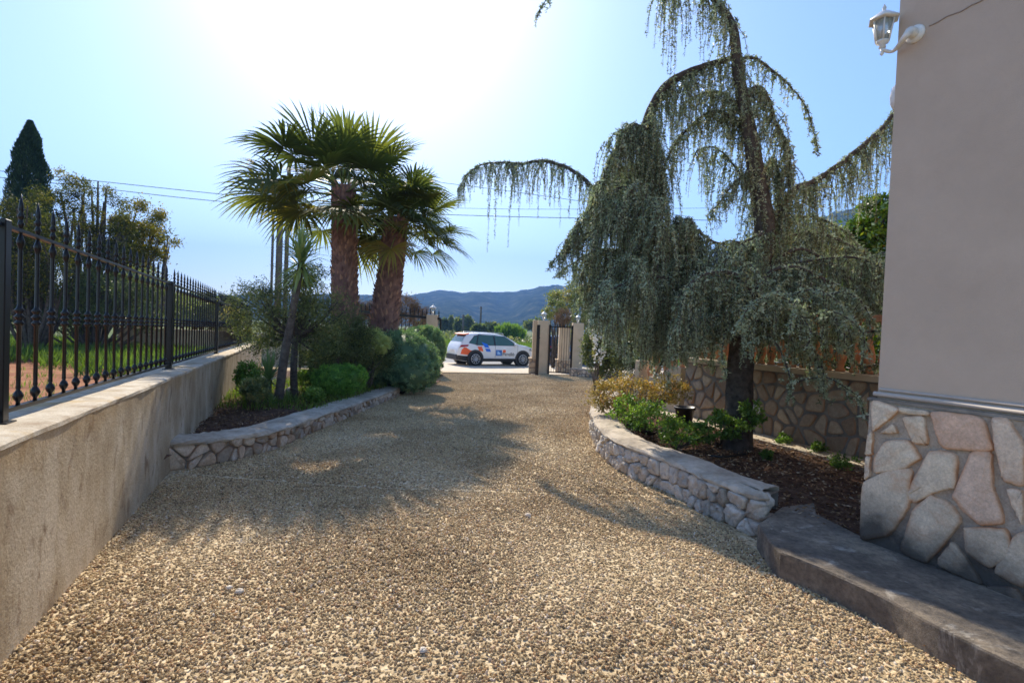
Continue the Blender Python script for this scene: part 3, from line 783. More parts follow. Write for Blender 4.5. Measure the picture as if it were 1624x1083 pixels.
# hand-laid slabs of the visible corner (px outlines on the wall plane), irregular slabs after them
def wall_uv(px, py):
    d = ray(px, py); A = HC - Vector((0, 0, 0)); t = ((HC.x * hn.x + HC.y * hn.y)) / (d.x * hn.x + d.y * hn.y)
    p = Vector((d.x * t, d.y * t, CAM_Z + d.z * t)); return ((p - HC).dot(hd), p.z - 0.15)
slabs = [
 ([(386,155),(472,185),(440,215),(388,255)], .45), ([(474,178),(566,190),(566,204),(478,196)], .2), ([(582,196),(735,212),(772,318),(618,306),(600,260)], .95),
 ([(487,212),(552,210),(566,296),(520,292)], .3), ([(412,262),(452,232),(468,262)], .15), ([(780,222),(828,222),(878,300),(878,424),(814,408),(790,300)], .6),
 ([(398,340),(430,292),(500,290),(537,345),(470,382),(395,388)], .35), ([(500,466),(572,326),(655,340),(652,440),(600,448),(530,484)], .3),
 ([(655,468),(715,332),(772,336),(776,440),(812,548),(740,552),(690,512)], .8), ([(358,430),(440,392),(507,390),(498,500),(442,584),(352,600)], .25),
 ([(484,640),(522,520),(574,474),(632,500),(668,552),(600,640),(560,676)], .2), ([(828,446),(878,452),(878,560),(856,520)], .5), ([(598,690),(650,618),(745,758)], .1), ([(690,575),(820,580),(845,660),(770,700),(700,650)], .0), ([(856,600),(900,590),(930,700),(880,760),(790,715)], .05), ([(760,765),(860,775),(900,850),(840,850)], .1),
 ([(372,266),(386,262),(384,330),(362,330)], .2), ([(366,340),(380,340),(376,400),(360,412)], .5)]
V = []; F = []; T = []; E = []
def add_slab(poly, t0, th=0.028):
    area = sum(poly[i][0]*poly[(i+1) % len(poly)][1] - poly[(i+1) % len(poly)][0]*poly[i][1] for i in range(len(poly)))
    if area < 0: poly = poly[::-1]
    cx0 = sum(p[0] for p in poly)/len(poly); cy0 = sum(p[1] for p in poly)/len(poly)
    poly = [(cx0 + (p[0]-cx0)*1.15, cy0 + (p[1]-cy0)*1.15) for p in poly]
    for _ in range(3):
        q = []
        for k in range(len(poly)):
            a, b_ = poly[k], poly[(k+1) % len(poly)]
            kk = .10 if _ == 0 else .2
            q += [(a[0]+(b_[0]-a[0])*kk, a[1]+(b_[1]-a[1])*kk), (a[0]+(b_[0]-a[0])*(1-kk), a[1]+(b_[1]-a[1])*(1-kk))]
        poly = q
    n = len(poly); cx = sum(p[0] for p in poly)/n; cy = sum(p[1] for p in poly)/n; base = len(V)
    poly = [(a + random.uniform(-.004, .004), b2 + random.uniform(-.004, .004)) for a, b2 in poly]
    for k, h, e in ((1.0, -0.004, 1.0), (0.985, th * .8, 1.0), (0.95, th, .75), (0.82, th * 1.1, .3), (0.5, th * 1.2, 0)):
        for a, b2 in poly:
            V.append(S_h(cx + (a-cx)*k, cy + (b2-cy)*k, h + (random.uniform(-.0018, .0018) if h > 0 else 0))); T.append(t0); E.append(e)
    V.append(S_h(cx, cy, th * 1.2)); T.append(t0); E.append(0)
    for r_ in range(4):
        for k in range(n): F.append((base+r_*n+k, base+r_*n+(k+1) % n, base+(r_+1)*n+(k+1) % n, base+(r_+1)*n+k))
    for k in range(n): F.append((base+4*n+k, base+4*n+(k+1) % n, base+5*n))
for poly, t0 in slabs:
    add_slab([wall_uv(1200 + x / 2.071, 560 + y / 2.071) for x, y in poly], t0)
for i in range(12):                                              # the rest of the base, nearer than the frame
    for j in range(3):
        cu_, cv_ = 1.75 + i * 0.42 + random.uniform(-.04, .04), 0.2 + j * 0.34 + random.uniform(-.04, .04)
        k = random.randint(5, 6); rr_ = 0.17
        add_slab([(cu_ + rr_ * 1.1 * random.uniform(.8, 1.1) * math.cos(2*math.pi*q/k), cv_ + rr_ * .9 * random.uniform(.8, 1.1) * math.sin(2*math.pi*q/k)) for q in range(k)], random.random())
me = bpy.data.meshes.new('flagstones'); me.from_pydata([tuple(p) for p in V], [], F); me.polygons.foreach_set('use_smooth', [True] * len(F))
for nm, arr in (('tint', T), ('edge', E)):
    a = me.attributes.new(nm, 'FLOAT', 'POINT'); a.data.foreach_set('value', arr)
me.update(); link_mesh('flagstones', me, M['flag'], HS)
M['stone_trim'] = mottled('trim_paint', [(0.3, (0.50, 0.44, 0.38)), (0.7, (0.60, 0.53, 0.46))], 3, 0.7, 0.1, 90, 0.003, 0.3)
mb = MB(); hbox(mb, -0.012, LH, 0.012, -0.05, zb - 0.010, zb + 0.012); mb.build('ledge', M['concrete'], HS)
mb = MB(); mb.tube([HQ(0.02, -0.012, zb + 0.042), HQ(LH, -0.012, zb + 0.042)], 0.017, 10); mb.build('conduit', M['stone_trim'], HS)
mb = MB(); mb.tube([HQ(0.05, -0.022, zb + 0.078), HQ(LH, -0.022, zb + 0.078)], 0.009, 8); mb.build('cable_run', M['stone_trim'], HS)
# hairline crack as a thin groove filled with darker render
mb = MB()
ck = [(1470, 40), (1485, 33), (1500, 24), (1520, 17), (1535, 8), (1552, 0), (1575, -14)]
def on_wall(px, py, off=-0.028):
    u, v = wall_uv(px, py); return HQ(u, off, v + 0.15)
mb.tube(smooth_path([on_wall(*p) for p in ck], 5), 0.0035, 5, jitter=0.4)
mb.build('render_crack', plain('crack_fill', (0.26, 0.20, 0.16), 0.9), HS)
# eaves/roof out of frame gives the house its top
M['tiles'] = mottled('roof_tiles', [(0.3, (0.38, 0.17, 0.09)), (0.7, (0.52, 0.26, 0.15))], 6, 0.9, 0.6, 30, 0.02, 0.2)
mb = MB(); z0 = HH
poly = [HQ(-0.02, 0.02, z0), HQ(LH + .35, 0.02, z0), HQ(LH + .35, -WH - .35, z0), HQ(-0.02, -WH - .35, z0)]; cen = sum(poly, Vector()) / 4
mb.add([tuple(p) for p in poly] + [tuple(p + Vector((0, 0, .1))) for p in poly] + [tuple(cen + Vector((0, 0, 1.7)))], [(3,2,1,0), (0,1,5,4), (1,2,6,5), (2,3,7,6), (3,0,4,7), (4,5,8), (5,6,8), (6,7,8), (7,4,8)])
mb.build('roof', M['tiles'], HS)

# path slab
kt = [PZ(1202, 830, 0.15), PZ(1229, 868, 0.15), PZ(1267, 886, 0.15), PZ(1311, 904, 0.15), PZ(1393, 941.5, 0.15), PZ(1490, 994, 0.15), PZ(1624, 1060, 0.15)]
kt = smooth_path(kt, 4)
last = kt[-1] + (kt[-1] - kt[-5]).normalized() * 2.5
kt.append(last)
back = [HQ((last - HC).dot(hd), -0.05, .15), HQ(0.0, -0.05, 0.15), HQ(-0.5, -0.2, 0.15), PZ(1290, 797, 0.15), PZ(1240, 803, 0.15)]
mt, nt, b = nmat('blotched_path_concrete')
col = ramp(nt, noise(nt, 2.6, 7, 0.65), [(0.3, (0.085, 0.07, 0.055)), (0.5, (0.17, 0.14, 0.11)), (0.66, (0.30, 0.245, 0.18))])
col = mixc(nt, 0.8, col, ramp(nt, noise(nt, 24, 9, 0.75), [(0.35, (0.5, 0.48, 0.45)), (0.6, (1.25, 1.22, 1.18))]), 'MULTIPLY')
col = mixc(nt, mrange(nt, noise(nt, 2.6, 8, 0.7, dist=1.2), 0.58, 0.66, 0, 0.6), col, (0.50, 0.45, 0.38))  # paler irregular blotches mixed over the concrete colour
nt.links.new(col, b.inputs['Base Color']); b.inputs['Roughness'].default_value = 0.85
nt.links.new(bump(nt, noise(nt, 45, 8, 0.75), 1.0, 0.014), b.inputs['Normal'])
M['path'] = mt
mb = MB(); poly = [(p.x, p.y) for p in kt] + [(p.x, p.y) for p in back]
ar = sum(poly[i][0]*poly[(i+1) % len(poly)][1] - poly[(i+1) % len(poly)][0]*poly[i][1] for i in range(len(poly)))
if ar < 0: poly = poly[::-1]
cx = sum(p[0] for p in poly)/len(poly); cy = sum(p[1] for p in poly)/len(poly)
def inset(p, k):
    v = Vector((cx - p[0], cy - p[1])).normalized() * k; return (p[0] + v.x, p[1] + v.y)
n = len(poly); V = [(p[0], p[1], -.15) for p in poly] + [(p[0], p[1], 0.138) for p in poly] + [inset(p, 0.012) + (0.15,) for p in poly]
mb.add(V, [(i, (i+1) % n, n+(i+1) % n, n+i) for i in range(n)] + [(n+i, n+(i+1) % n, 2*n+(i+1) % n, 2*n+i) for i in range(n)] + [tuple(range(2*n, 3*n))])
kind(mb.build('path', M['path']), 'structure')

# ================================================================== BALUSTRADE WALL
BWL = thing('terrace_wall', 'low stone faced terrace wall with a beige ledge behind the cedar trunk', 'wall', BQ(0, 0, 0.1))
U0, U1 = -1.55, 3.2
zl = 1.6 - (580 - 536.5) * BQ(0).y / FPX
mb = MB(); mb.prism([tuple(BQ(u, o))[:2] for u, o in ((U0, 0), (U0, -.25), (U1, -.25), (U1, 0))][::-1], 0.0, zl - .04); mb.build('wall_core', M['mortar'], BWL)
mb = MB(); V0 = BQ((U0+U1)/2, -0.10, zl); mb.cbox(V0, (U1 - U0 + .08, 0.36, 0.085), math.atan2(bd.y, bd.x), 0.01); mb.build('ledge', M['render_pillar'], BWL)
stone_face('stone_facing', lambda u, v, h: BQ(U0 + u, h, 0.12 + v), U1 - U0, zl - .04 - .13, 0.27, 0.035, 0.02, M['stoneB'], BWL, aspect=0.85, seed=21, rough=0.2)
mb = MB()
gv = BQ(0.06, 0.03, 0.56)
mb.cbox(BQ(0.10, 0.025, 0.47), (0.17, 0.02, 0.2), math.atan2(bd.y, bd.x), 0.003)
for k in range(4): mb.cbox(BQ(0.10, 0.045, 0.47 + .03 + k * .046), (0.13, 0.018, 0.016), math.atan2(bd.y, bd.x), 0.002)
mb.build('vent_grille', M['white_paint'], BWL)
mb = MB(); mb.cbox(BQ((U0+U1)/2 - .2, 0.2, 0.06), (U1 - U0 + 1.0, 0.38, 0.18), math.atan2(bd.y, bd.x), 0.012)
o = mb.build('kerb_footing', M['wallcap'], None, BQ(0.8, 0.2, 0)); tag(o, 'long pale concrete footing step along the foot of the terrace wall', 'step')

BAL = thing('balustrade', 'orange terracotta balustrade standing on the terrace wall ledge behind the cedar strands', 'balustrade', BQ(0, -0.1, zl))
prof = [(0.055, 0), (0.055, 0.03), (0.035, 0.05), (0.045, 0.09), (0.068, 0.17), (0.070, 0.22), (0.052, 0.30), (0.034, 0.38), (0.028, 0.46), (0.040, 0.50), (0.030, 0.54), (0.034, 0.60), (0.055, 0.63), (0.055, 0.66)]
bs = None; u = U0 + 0.12
while u < U1 - .05:
    if bs is None:
        mb = MB(); mb.lathe(prof, n=12); bs = mb.build('baluster', M['terra'], BAL, local=True); o = bs
    else:
        o = bs.copy(); C.objects.link(o); o.parent = BAL
    o.location = BQ(u, -0.1, zl + 0.043) - BAL.location; u += 0.185
mb = MB(); mb.cbox(BQ((U0+U1)/2, -0.1, zl + .745), (U1 - U0 + .05, 0.2, 0.08), math.atan2(bd.y, bd.x), 0.012); mb.build('top_rail', M['terra'], BAL)
# stair balustrade going down
ST = thing('stair_balustrade', 'short sloping terracotta balustrade descending left of the terrace wall, above the yellow shrub', 'balustrade', BQ(U0 - .5, -0.1, 0.1))
M['stairwhite'] = M['cap']
for k in range(5):
    u = U0 - 0.22 - k * 0.24; dz = -(k + .5) * 0.085
    mb = MB(); mb.lathe([(r_, z * 0.86) for r_, z in prof], tuple(BQ(u, -0.1, zl + dz - 0.12)), 12); mb.build('baluster', M['terra'], ST)
    mb = MB(); mb.cbox(BQ(u, -0.1, (zl + dz - .12) / 2), (0.238, 0.26, zl + dz - 0.122), math.atan2(bd.y, bd.x), 0.005); mb.build('step_block', M['render_pillar'], ST)
mb = MB(); V = []
for u, z_ in ((U0 - 0.05, zl + 0.50), (U0 - 1.36, zl + 0.03)):
    for o_, dz in ((-.19, -.035), (-.01, -.035), (-.01, .035), (-.19, .035)): V.append(tuple(BQ(u, o_, z_ + dz)))
mb.add(V, [(0,3,2,1), (4,5,6,7), (0,1,5,4), (1,2,6,5), (2,3,7,6), (3,0,4,7)]); mb.build('top_rail', M['terra'], ST)
mb = MB(); mb.cbox(BQ(U0 - 1.47, -0.1, 0.52), (0.16, 0.26, 1.05), math.atan2(bd.y, bd.x), 0.01); mb.build('end_post', M['render_pillar'], ST)
# terrace floor behind
mb = MB(); mb.prism([tuple(BQ(u, o))[:2] for u, o in ((U0, -.25), (U0, -6), (U1 + 2, -6), (U1 + 2, -.25))][::-1], 0.0, zl - .01)
kind(mb.build('terrace', M['concrete']), 'structure')

# ================================================================== LAMPS
def lantern(parent, c, s=1.0, n=6):
    """tapered hexagonal lantern standing with its foot at c"""
    P = lambda pr: [(r_ * s, z * s) for r_, z in pr]
    mb = MB(); mb.lathe(P([(0.012, 0), (0.03, 0.01), (0.02, 0.03), (0.05, 0.05), (0.052, 0.065)]), c, n)
    mb.build('lamp_foot', M['white_paint'], parent)
    mb = MB(); mb.lathe(P([(0.047, 0.065), (0.078, 0.235)]), c, n); mb.build('lamp_glass', M['glass'], parent)
    mb = MB()
    for k in range(n):
        a = 2*math.pi*k/n; mb.tube([Vector(c) + Vector((math.cos(a)*.05*s, math.sin(a)*.05*s, .062*s)), Vector(c) + Vector((math.cos(a)*.082*s, math.sin(a)*.082*s, .238*s))], 0.007*s, 4)
    mb.build('lamp_frame', M['white_paint'], parent)
    mb = MB(); mb.lathe(P([(0.105, 0.228), (0.118, 0.232), (0.112, 0.245), (0.06, 0.285), (0.035, 0.305), (0.022, 0.31), (0.012, 0.32), (0.018, 0.335), (0.012, 0.35), (0.002, 0.372)]), c, n)
    mb.build('lamp_cap', M['white_paint'], parent)
# wall lamp on the house corner
lu, lv = wall_uv(1448, 53); base = HQ(lu, -0.03, lv + .15)
LC = PD(1399, 78, base.y + 0.12)
WL = thing('wall_lamp', 'white hexagonal lantern on a curved bracket at the upper corner of the beige house', 'lamp', base)
axis = hn.copy(); mb = MB(); Mx = hn.to_track_quat('Z', 'Y').to_matrix()
mb.lathe([(0.062, 0), (0.062, 0.008), (0.05, 0.018), (0.03, 0.022)], base, 16, M=Mx)
mb.lathe([(0.03, 0.018), (0.038, 0.035), (0.034, 0.07), (0.02, 0.09)], base, 12, M=Mx)
mb.lathe([(0.006, 0.02), (0.006, 0.026)], base + Vector((0, 0, .03)), 8, M=Mx)
mb.build('wall_plate', M['white_paint'], WL)
foot = LC
mb = MB(); pth = smooth_path([base + hn * .07, base + hn * .12 + Vector((0, 0, -.05)), foot + (base - foot) * .35 + Vector((0, 0, -.05)), foot + Vector((0, 0, -.005))], 6)
mb.tube(pth, [0.03 - 0.018 * min(1, i / 12) for i in range(len(pth))], 8)
mb.lathe([(0.002, -.05), (0.014, -.035), (0.008, -.02), (0.016, 0.0)], foot, 8)
mb.build('bracket', M['white_paint'], WL)
lantern(WL, foot, 0.86)
# second fitting just around the corner
p2 = PD(1425, 152, HC.y + 0.16)
SL = thing('floodlight', 'small white domed light fitting peeking past the edge of the house wall below the lantern', 'lamp', p2)
mb = MB(); mb.lathe([(0.03, -.10), (0.05, -.06), (0.055, 0.0), (0.045, .06), (0.02, .09)], p2, 14); mb.build('lamp_dome', M['white_paint'], SL)
mb = MB(); mb.cbox(p2 + Vector((0.07, -0.0, 0)), (0.09, 0.05, 0.09), 0, 0.004); mb.build('wall_plate', M['white_paint'], SL)

# ================================================================== GATE PILLARS
def gpos(px, py, dz=0): return PG(px, py, dz)
def pillar(px0, px1, py_top, base_px, base_py, depth, label, lamp_label, cap_lamp=True, stone=None, n_l=0):
    b_ = PG(base_px, base_py); Y = b_.y
    x0 = PD(px0, base_py, Y).x; x1 = PD(px1, base_py, Y).x; zt = PD((px0+px1)/2, py_top, Y).z
    P_ = thing('gate_pillar', label, 'pillar', ((x0+x1)/2, Y + depth/2, b_.z))
    h = zt - b_.z
    mb = MB(); mb.cbox(((x0+x1)/2, Y + depth/2, b_.z + h/2 - .05), (x1-x0, depth, h + .1), 0, 0.015); mb.build('shaft', M['render_pillar'], P_)
    if stone:
        sx0 = PD(stone[0], base_py, Y).x; sx1 = PD(stone[1], base_py, Y).x; hs = stone[2]
        mb = MB(); mb.cbox(((sx0+sx1)/2, Y + depth/2, b_.z + hs/2 - .06), (sx1-sx0, depth + .1, hs + .08), 0, 0.01); mb.build('stone_base', M['mortar'], P_)
        stone_face('base_stones', lambda u, v, h_: Vector((sx0 + u, Y - .05 - h_, b_.z + v)), sx1 - sx0, hs, 0.2, 0.03, 0.025, M['stoneB'], P_, seed=int(px0))
        mb = MB(); mb.cbox(((sx0+sx1)/2, Y + depth/2, b_.z + hs + .0), (sx1-sx0 + .05, depth + .15, 0.04), 0, 0.008); mb.build('base_ledge', M['render_pillar'], P_)
    if cap_lamp:
        L_ = thing('pillar_lamp', lamp_label, 'lamp', ((x0+x1)/2, Y + depth/2, zt))
        lantern(L_, ((x0+x1)/2, Y + depth/2, zt + .0), 1.12)
    return P_, x0, x1, Y, zt, b_
PA = pillar(850, 869, 508, 860, 593.5, 0.45, 'cream gate pillar right of the white car, between the car and the narrow iron gate', 'white lantern on the cream pillar right of the white car')
PB = pillar(842.5, 849.5, 507.5, 845, 591.8, 0.40, 'slim cream pillar with a stone clad foot touching the bonnet of the white car', '', False, (838.5, 849.0, 0.62))
PCc = pillar(885, 902, 519, 892, 590.5, 0.5, 'cream pillar with stone base standing behind the bars of the narrow gate', '', False, (882, 905, 0.55))
PDD = pillar(905.5, 923, 512, 913, 589, 0.5, 'cream gate pillar on the right of the narrow gate, beside the cedar strands', 'white lantern on the cream pillar next to the cedar strands')
PE = pillar(673, 690, 499, 680, 593, 0.45, 'cream gate pillar behind the spiked sliding gate and the tall clipped bush', 'white lantern on the pillar behind the tall clipped bush')

def bars(mb, x0, x1, y, z0, z1, n, r_=0.009, spike=0.12):
    for i in range(n):
        x = x0 + (x1-x0) * (i + .5) / n
        prof = [(r_, z0), (r_, z1)] + ([(r_, z1 + .02), (r_*2, z1 + .05), (0.001, z1 + spike)] if spike else [])
        mb.lathe([(a, b_) for a, b_ in prof], (x, y, 0), 6)
# narrow gate
yg = PA[3] - 0.03; gz0 = GZ(yg)
gx0 = PD(869.5, 590, yg).x; gx1 = PD(905, 590, yg).x; zt = PD(888, 518, yg).z
NG = thing('iron_gate', 'narrow black iron pedestrian gate between two cream pillars right of the white car', 'gate', ((gx0+gx1)/2, yg, gz0))
mb = MB()
for x in (gx0, gx1): mb.cbox((x, yg, (gz0 + zt)/2 + .04), (0.075, 0.05, zt - gz0 + .04), 0, 0.004)
for z_ in (gz0 + .1, zt - .02): mb.cbox(((gx0+gx1)/2, yg, z_), (gx1-gx0 - .075, 0.035, 0.045), 0, 0.004)
mb.build('gate_frame', M['black'], NG)
mb = MB(); bars(mb, gx0 + .06, gx1 - .06, yg, gz0 + .12, zt + .0, 8, 0.009, 0.14); mb.build('bars', M['black'], NG)
mb = MB(); mb.cbox((gx0 + .07, yg - .03, gz0 + 1.0), (0.08, .03, .14), 0, .004); mb.build('lock_box', M['black'], NG)
# black slam post in front of the pillar
q = PG(851, 595); zt2 = PD(851, 515, q.y).z
SP = thing('gate_post', 'thin black steel gate stop post standing against the cream pillar right of the car', 'post', q)
mb = MB(); mb.cbox((q.x, q.y, (q.z + zt2)/2), (0.13, 0.07, zt2 - q.z), 0, 0.006); mb.build('post_bar', M['black'], SP)
mb = MB(); mb.cbox((q.x, q.y - .05, q.z + 1.75), (0.09, 0.05, .05), 0, 0.006); mb.build('catch', M['black'], SP)
mb = MB(); mb.cbox((q.x+.03, q.y - .05, q.z + 1.5), (0.09, 0.05, .07), 0, 0.006); mb.build('catch', M['black'], SP)
# gate track
a, b_ = PG(697, 591.5), PG(846, 593.5)
mb = MB(); mb.cbox(((a.x+b_.x)/2, (a.y+b_.y)/2, a.z + .012), (b_.x - a.x, 0.06, 0.03), math.atan2(b_.y - a.y, b_.x - a.x), 0.004)
o = mb.build('gate_track', M['black_matt'], None, ((a.x+b_.x)/2, (a.y+b_.y)/2, a.z)); tag(o, 'thin dark steel gate track crossing the drive in front of the white car', 'rail')
# sliding gate, slid open to the left
ys = 19.3; ga = PD(697, 560, ys).x; gb = ga - 5.2; z0 = GZ(ys)
ztr = lambda x: PD(697, 505.5, ys).z + 0.055 * (ga - x) + 0.0
SG = thing('sliding_gate', 'black iron sliding gate with spear points standing open behind the palms and round hedge', 'gate', ((ga+gb)/2, ys, z0))
mb = MB(); bars(mb, gb, ga, ys, z0 + .1, z0 + 1.0, 34, 0.011, 0)
for i in range(34):
    x = gb + (ga-gb)*(i+.5)/34; zz_ = ztr(x)
    mb.lathe([(0.012, z0 + 1.0), (0.012, zz_ + .05), (0.03, zz_ + .1), (0.014, zz_ + .14), (0.026, zz_ + .18), (0.001, zz_ + .36)], (x, ys, 0), 6)
mb.build('bars', M['black'], SG)
mb = MB(); V = []
for x in (gb, ga):
    for o_, dz in ((-.03, -.05), (.03, -.05), (.03, .04), (-.03, .04)): V.append((x, ys + o_, ztr(x) + dz))
mb.add(V, [(0,3,2,1), (4,5,6,7), (0,1,5,4), (1,2,6,5), (2,3,7,6), (3,0,4,7)])
for x in (ga, (ga+gb)/2, gb): mb.cbox((x, ys, (z0 + ztr(x))/2), (.08, .062, ztr(x) - z0), 0, .004)
mb.cbox(((ga+gb)/2, ys, z0 + .4), (ga-gb, .02, .55), 0, .004)
mb.build('gate_frame', M['black'], SG)
sg = MB()
for i in range(16):
    x = gb + (ga-gb)*(i+.5)/16
    sg.tube([Vector((x + .07*math.cos(t*.63), ys, z0 + 1.45 + .09*math.sin(t*.63))) for t in range(11)], 0.008, 5, cap=False)
for dz in (-.1, .1): sg.tube([(gb, ys, z0 + 1.45 + dz), (ga, ys, z0 + 1.45 + dz)], .012, 5)
sg.build('scroll_band', M['black'], SG)
# front boundary wall to the left of the sliding gate
a = PE[1]; mb = MB(); mb.cbox(((a - 16)/2 - 0.0 + 0, 21.1, 0.35), (a + 16, 0.25, 1.4), 0, .01)
o = mb.build('boundary_wall', M['render_pillar'], None, ((a-16)/2, 21.1, -.2)); tag(o, 'low cream boundary wall behind the sliding gate and palms', 'wall')
# low dark stone wall right of the gate
a = PG(905, 596); b_ = PG(985, 603)
mb = MB(); L_ = (b_ - a).length; mb.cbox(((a.x+b_.x)/2, (a.y+b_.y)/2, a.z + .12), (L_, .3, .42), math.atan2(b_.y-a.y, b_.x-a.x), .03)
LSW = thing('low_wall', 'low dark rubble edging wall right of the narrow gate, under the cedar strands', 'wall', ((a.x+b_.x)/2, (a.y+b_.y)/2, a.z))
mb.build('wall_core', M['mortar'], LSW)
Sx, Lx = path_surface([Vector((a.x, a.y-.15, 0)), Vector((b_.x, b_.y-.15, 0))], a.z, 1)
stone_face('stone_facing', lambda u, v, h: Sx(u, v, h), Lx, 0.3, 0.16, 0.02, 0.03, M['stoneL'], LSW, seed=33)

# ================================================================== CARS
def make_car(label, loc, rz, paint, stickers=True):
    CR = thing('car', label, 'car', loc, rz)
    XT = [-2.18, -2.15, -2.06, -1.98, -1.80, -1.66, -1.45, -1.0, -0.5, 0.0, 0.35, 0.7, 1.05, 1.2, 1.6, 1.9, 2.08, 2.15, 2.18]
    ZT = [0.62, 0.80, 1.00, 1.12, 1.38, 1.53, 1.56, 1.595, 1.60, 1.57, 1.49, 1.33, 1.12, 1.06, 1.00, 0.92, 0.80, 0.70, 0.60]
    ztop = lambda x: float(np.interp(x, XT, ZT))
    ys_ = lambda z: float(np.interp(z, [0.2, 0.3, 0.45, 0.6, 0.75, 0.9, 1.0, 1.3, 1.5, 1.6], [0.82, 0.87, 0.90, 0.905, 0.90, 0.895, 0.87, 0.745, 0.66, 0.60]))
    plan = lambda x: float(np.interp(x, [-2.18, -2.1, -1.95, -1.6, -1.0, 0.5, 1.4, 1.8, 2.05, 2.18], [.74, .84, .92, .97, 1, 1, .985, .94, .84, .70]))
    def Y(x, z): return ys_(z) * plan(x)
    xs = sorted(set(list(np.linspace(-2.18, 2.18, 60).round(3)) + XT)); rings = []
    for x in xs:
        zt_ = ztop(x); zb_ = 0.21 + (0.06 if x > 1.95 or x < -1.95 else 0); half = []
        for k in range(9):
            z_ = zb_ + (zt_ - .05 - zb_) * k / 8; half.append((Y(x, z_), z_))
        yt = Y(x, zt_ - .05)
        half += [(yt * .955, zt_ - .018), (yt * .8, zt_ + .002), (yt * .45, zt_ + .012), (0.0, zt_ + .016)]
        rings.append([(x, -a, b_) for a, b_ in half] + [(x, a, b_) for a, b_ in reversed(half[:-1])])
    n = len(rings[0]); V = [p for r_ in rings for p in r_]
    F = [(i*n+j, (i+1)*n+j, (i+1)*n+j+1, i*n+j+1) for i in range(len(rings)-1) for j in range(n-1)]
    F += [(i*n+n-1, (i+1)*n+n-1, (i+1)*n, i*n) for i in range(len(rings)-1)]
    F += [tuple(range(n)), tuple(reversed(range((len(rings)-1)*n, len(rings)*n)))]
    mb = MB(); mb.add(V, F, 0.5, True); body = mb.build('body', paint, CR, local=True)
    def patch(nm, q, mat, off=0.006, side=-1, parent=CR, nu=8, nv=5):
        a, b_, c_, d_ = q; V = []; F = []                        # corners (x,z) bl, br, tr, tl
        for j in range(nv + 1):
            for i in range(nu + 1):
                s, t = i/nu, j/nv
                x = (a[0]*(1-s)+b_[0]*s)*(1-t) + (d_[0]*(1-s)+c_[0]*s)*t; z_ = (a[1]*(1-s)+b_[1]*s)*(1-t) + (d_[1]*(1-s)+c_[1]*s)*t
                z_ = min(z_, ztop(x) - .03); V.append((x, side * (Y(x, z_) + off), z_))
        F = [(j*(nu+1)+i, j*(nu+1)+i+1, (j+1)*(nu+1)+i+1, (j+1)*(nu+1)+i) for j in range(nv) for i in range(nu)]
        nn = len(V); V += [(x, y - side*0.012, z_) for x, y, z_ in V]
        bd_ = [i for i in range(nu+1)] + [j*(nu+1)+nu for j in range(1, nv+1)] + [nv*(nu+1)+i for i in range(nu-1, -1, -1)] + [j*(nu+1) for j in range(nv-1, 0, -1)]
        F += [(bd_[k], bd_[k-1], bd_[k-1]+nn, bd_[k]+nn) for k in range(len(bd_))]
        m_ = MB(); m_.add(V, F, 0.5, False); return m_.build(nm, mat, parent, local=True)
    def rear(nm, x0, x1, f, mat, off=0.008):
        V = []
        for t in np.linspace(0, 1, 6):
            x = x0 + (x1-x0)*t; z_ = ztop(x)
            for s in np.linspace(-1, 1, 9): V.append((x - off, s * Y(x, z_ - .05) * f, z_ + off * .6 + .016*(1-s*s)))
        m_ = MB(); m_.add(V, [(j*9+i, j*9+i+1, (j+1)*9+i+1, (j+1)*9+i) for j in range(5) for i in range(8)]); return m_.build(nm, mat, CR, local=True)
    rear('rear_window', -1.97, -1.72, 0.88, M['car_glass'])
    rear('windscreen', 0.42, 1.02, 0.88, M['car_glass'])
    for sd in (-1, 1):
        patch('window', [(-1.62, 1.12), (-1.30, 1.02), (-1.16, 1.42), (-1.28, 1.44)], M['car_glass'], side=sd)
        patch('window', [(-1.22, 1.02), (-0.30, 1.01), (-0.30, 1.50), (-1.08, 1.48)], M['car_glass'], side=sd)
        patch('window', [(-0.22, 1.01), (0.96, 1.02), (0.40, 1.42), (-0.22, 1.50)], M['car_glass'], side=sd)
        patch('window_trim', [(-1.66, 1.10), (-1.22, 1.0), (-1.10, 1.49), (-1.32, 1.46)], M['black_matt'], 0.003, side=sd)
        patch('window_trim', [(-1.26, 0.995), (1.06, 1.0), (0.36, 1.46), (-1.12, 1.525)], M['black_matt'], 0.003, side=sd, nu=16)
        patch('sill_cladding', [(-1.0, 0.21), (1.0, 0.21), (1.0, 0.36), (-1.0, 0.36)], M['black_matt'], 0.02, side=sd)
        patch('bumper', [(-2.17, 0.28), (-1.60, 0.22), (-1.66, 0.46), (-2.17, 0.50)], M['black_matt'], 0.014, side=sd)
        patch('bumper', [(1.66, 0.22), (2.16, 0.30), (2.16, 0.46), (1.7, 0.42)], M['black_matt'], 0.014, side=sd)
        patch('tail_light', [(-2.12, 0.88), (-1.72, 0.93), (-1.66, 1.02), (-2.06, 1.00)], M['red_lamp'], 0.008, side=sd)
        patch('headlight', [(1.72, 0.78), (2.10, 0.70), (2.05, 0.80), (1.76, 0.90)], M['glass'], 0.008, side=sd)
        if stickers:
            patch('door_line', [(-0.255, 0.38), (-0.245, 0.38), (-0.245, 1.0), (-0.255, 1.0)], M['black_matt'], 0.004, side=sd, nu=1)
            patch('door_line', [(0.99, 0.38), (1.0, 0.38), (1.04, 1.0), (1.03, 1.0)], M['black_matt'], 0.004, side=sd, nu=1)
        patch('door_handle', [(-1.0, 0.86), (-0.82, 0.86), (-0.82, 0.89), (-1.0, 0.89)], paint, 0.03, side=sd)
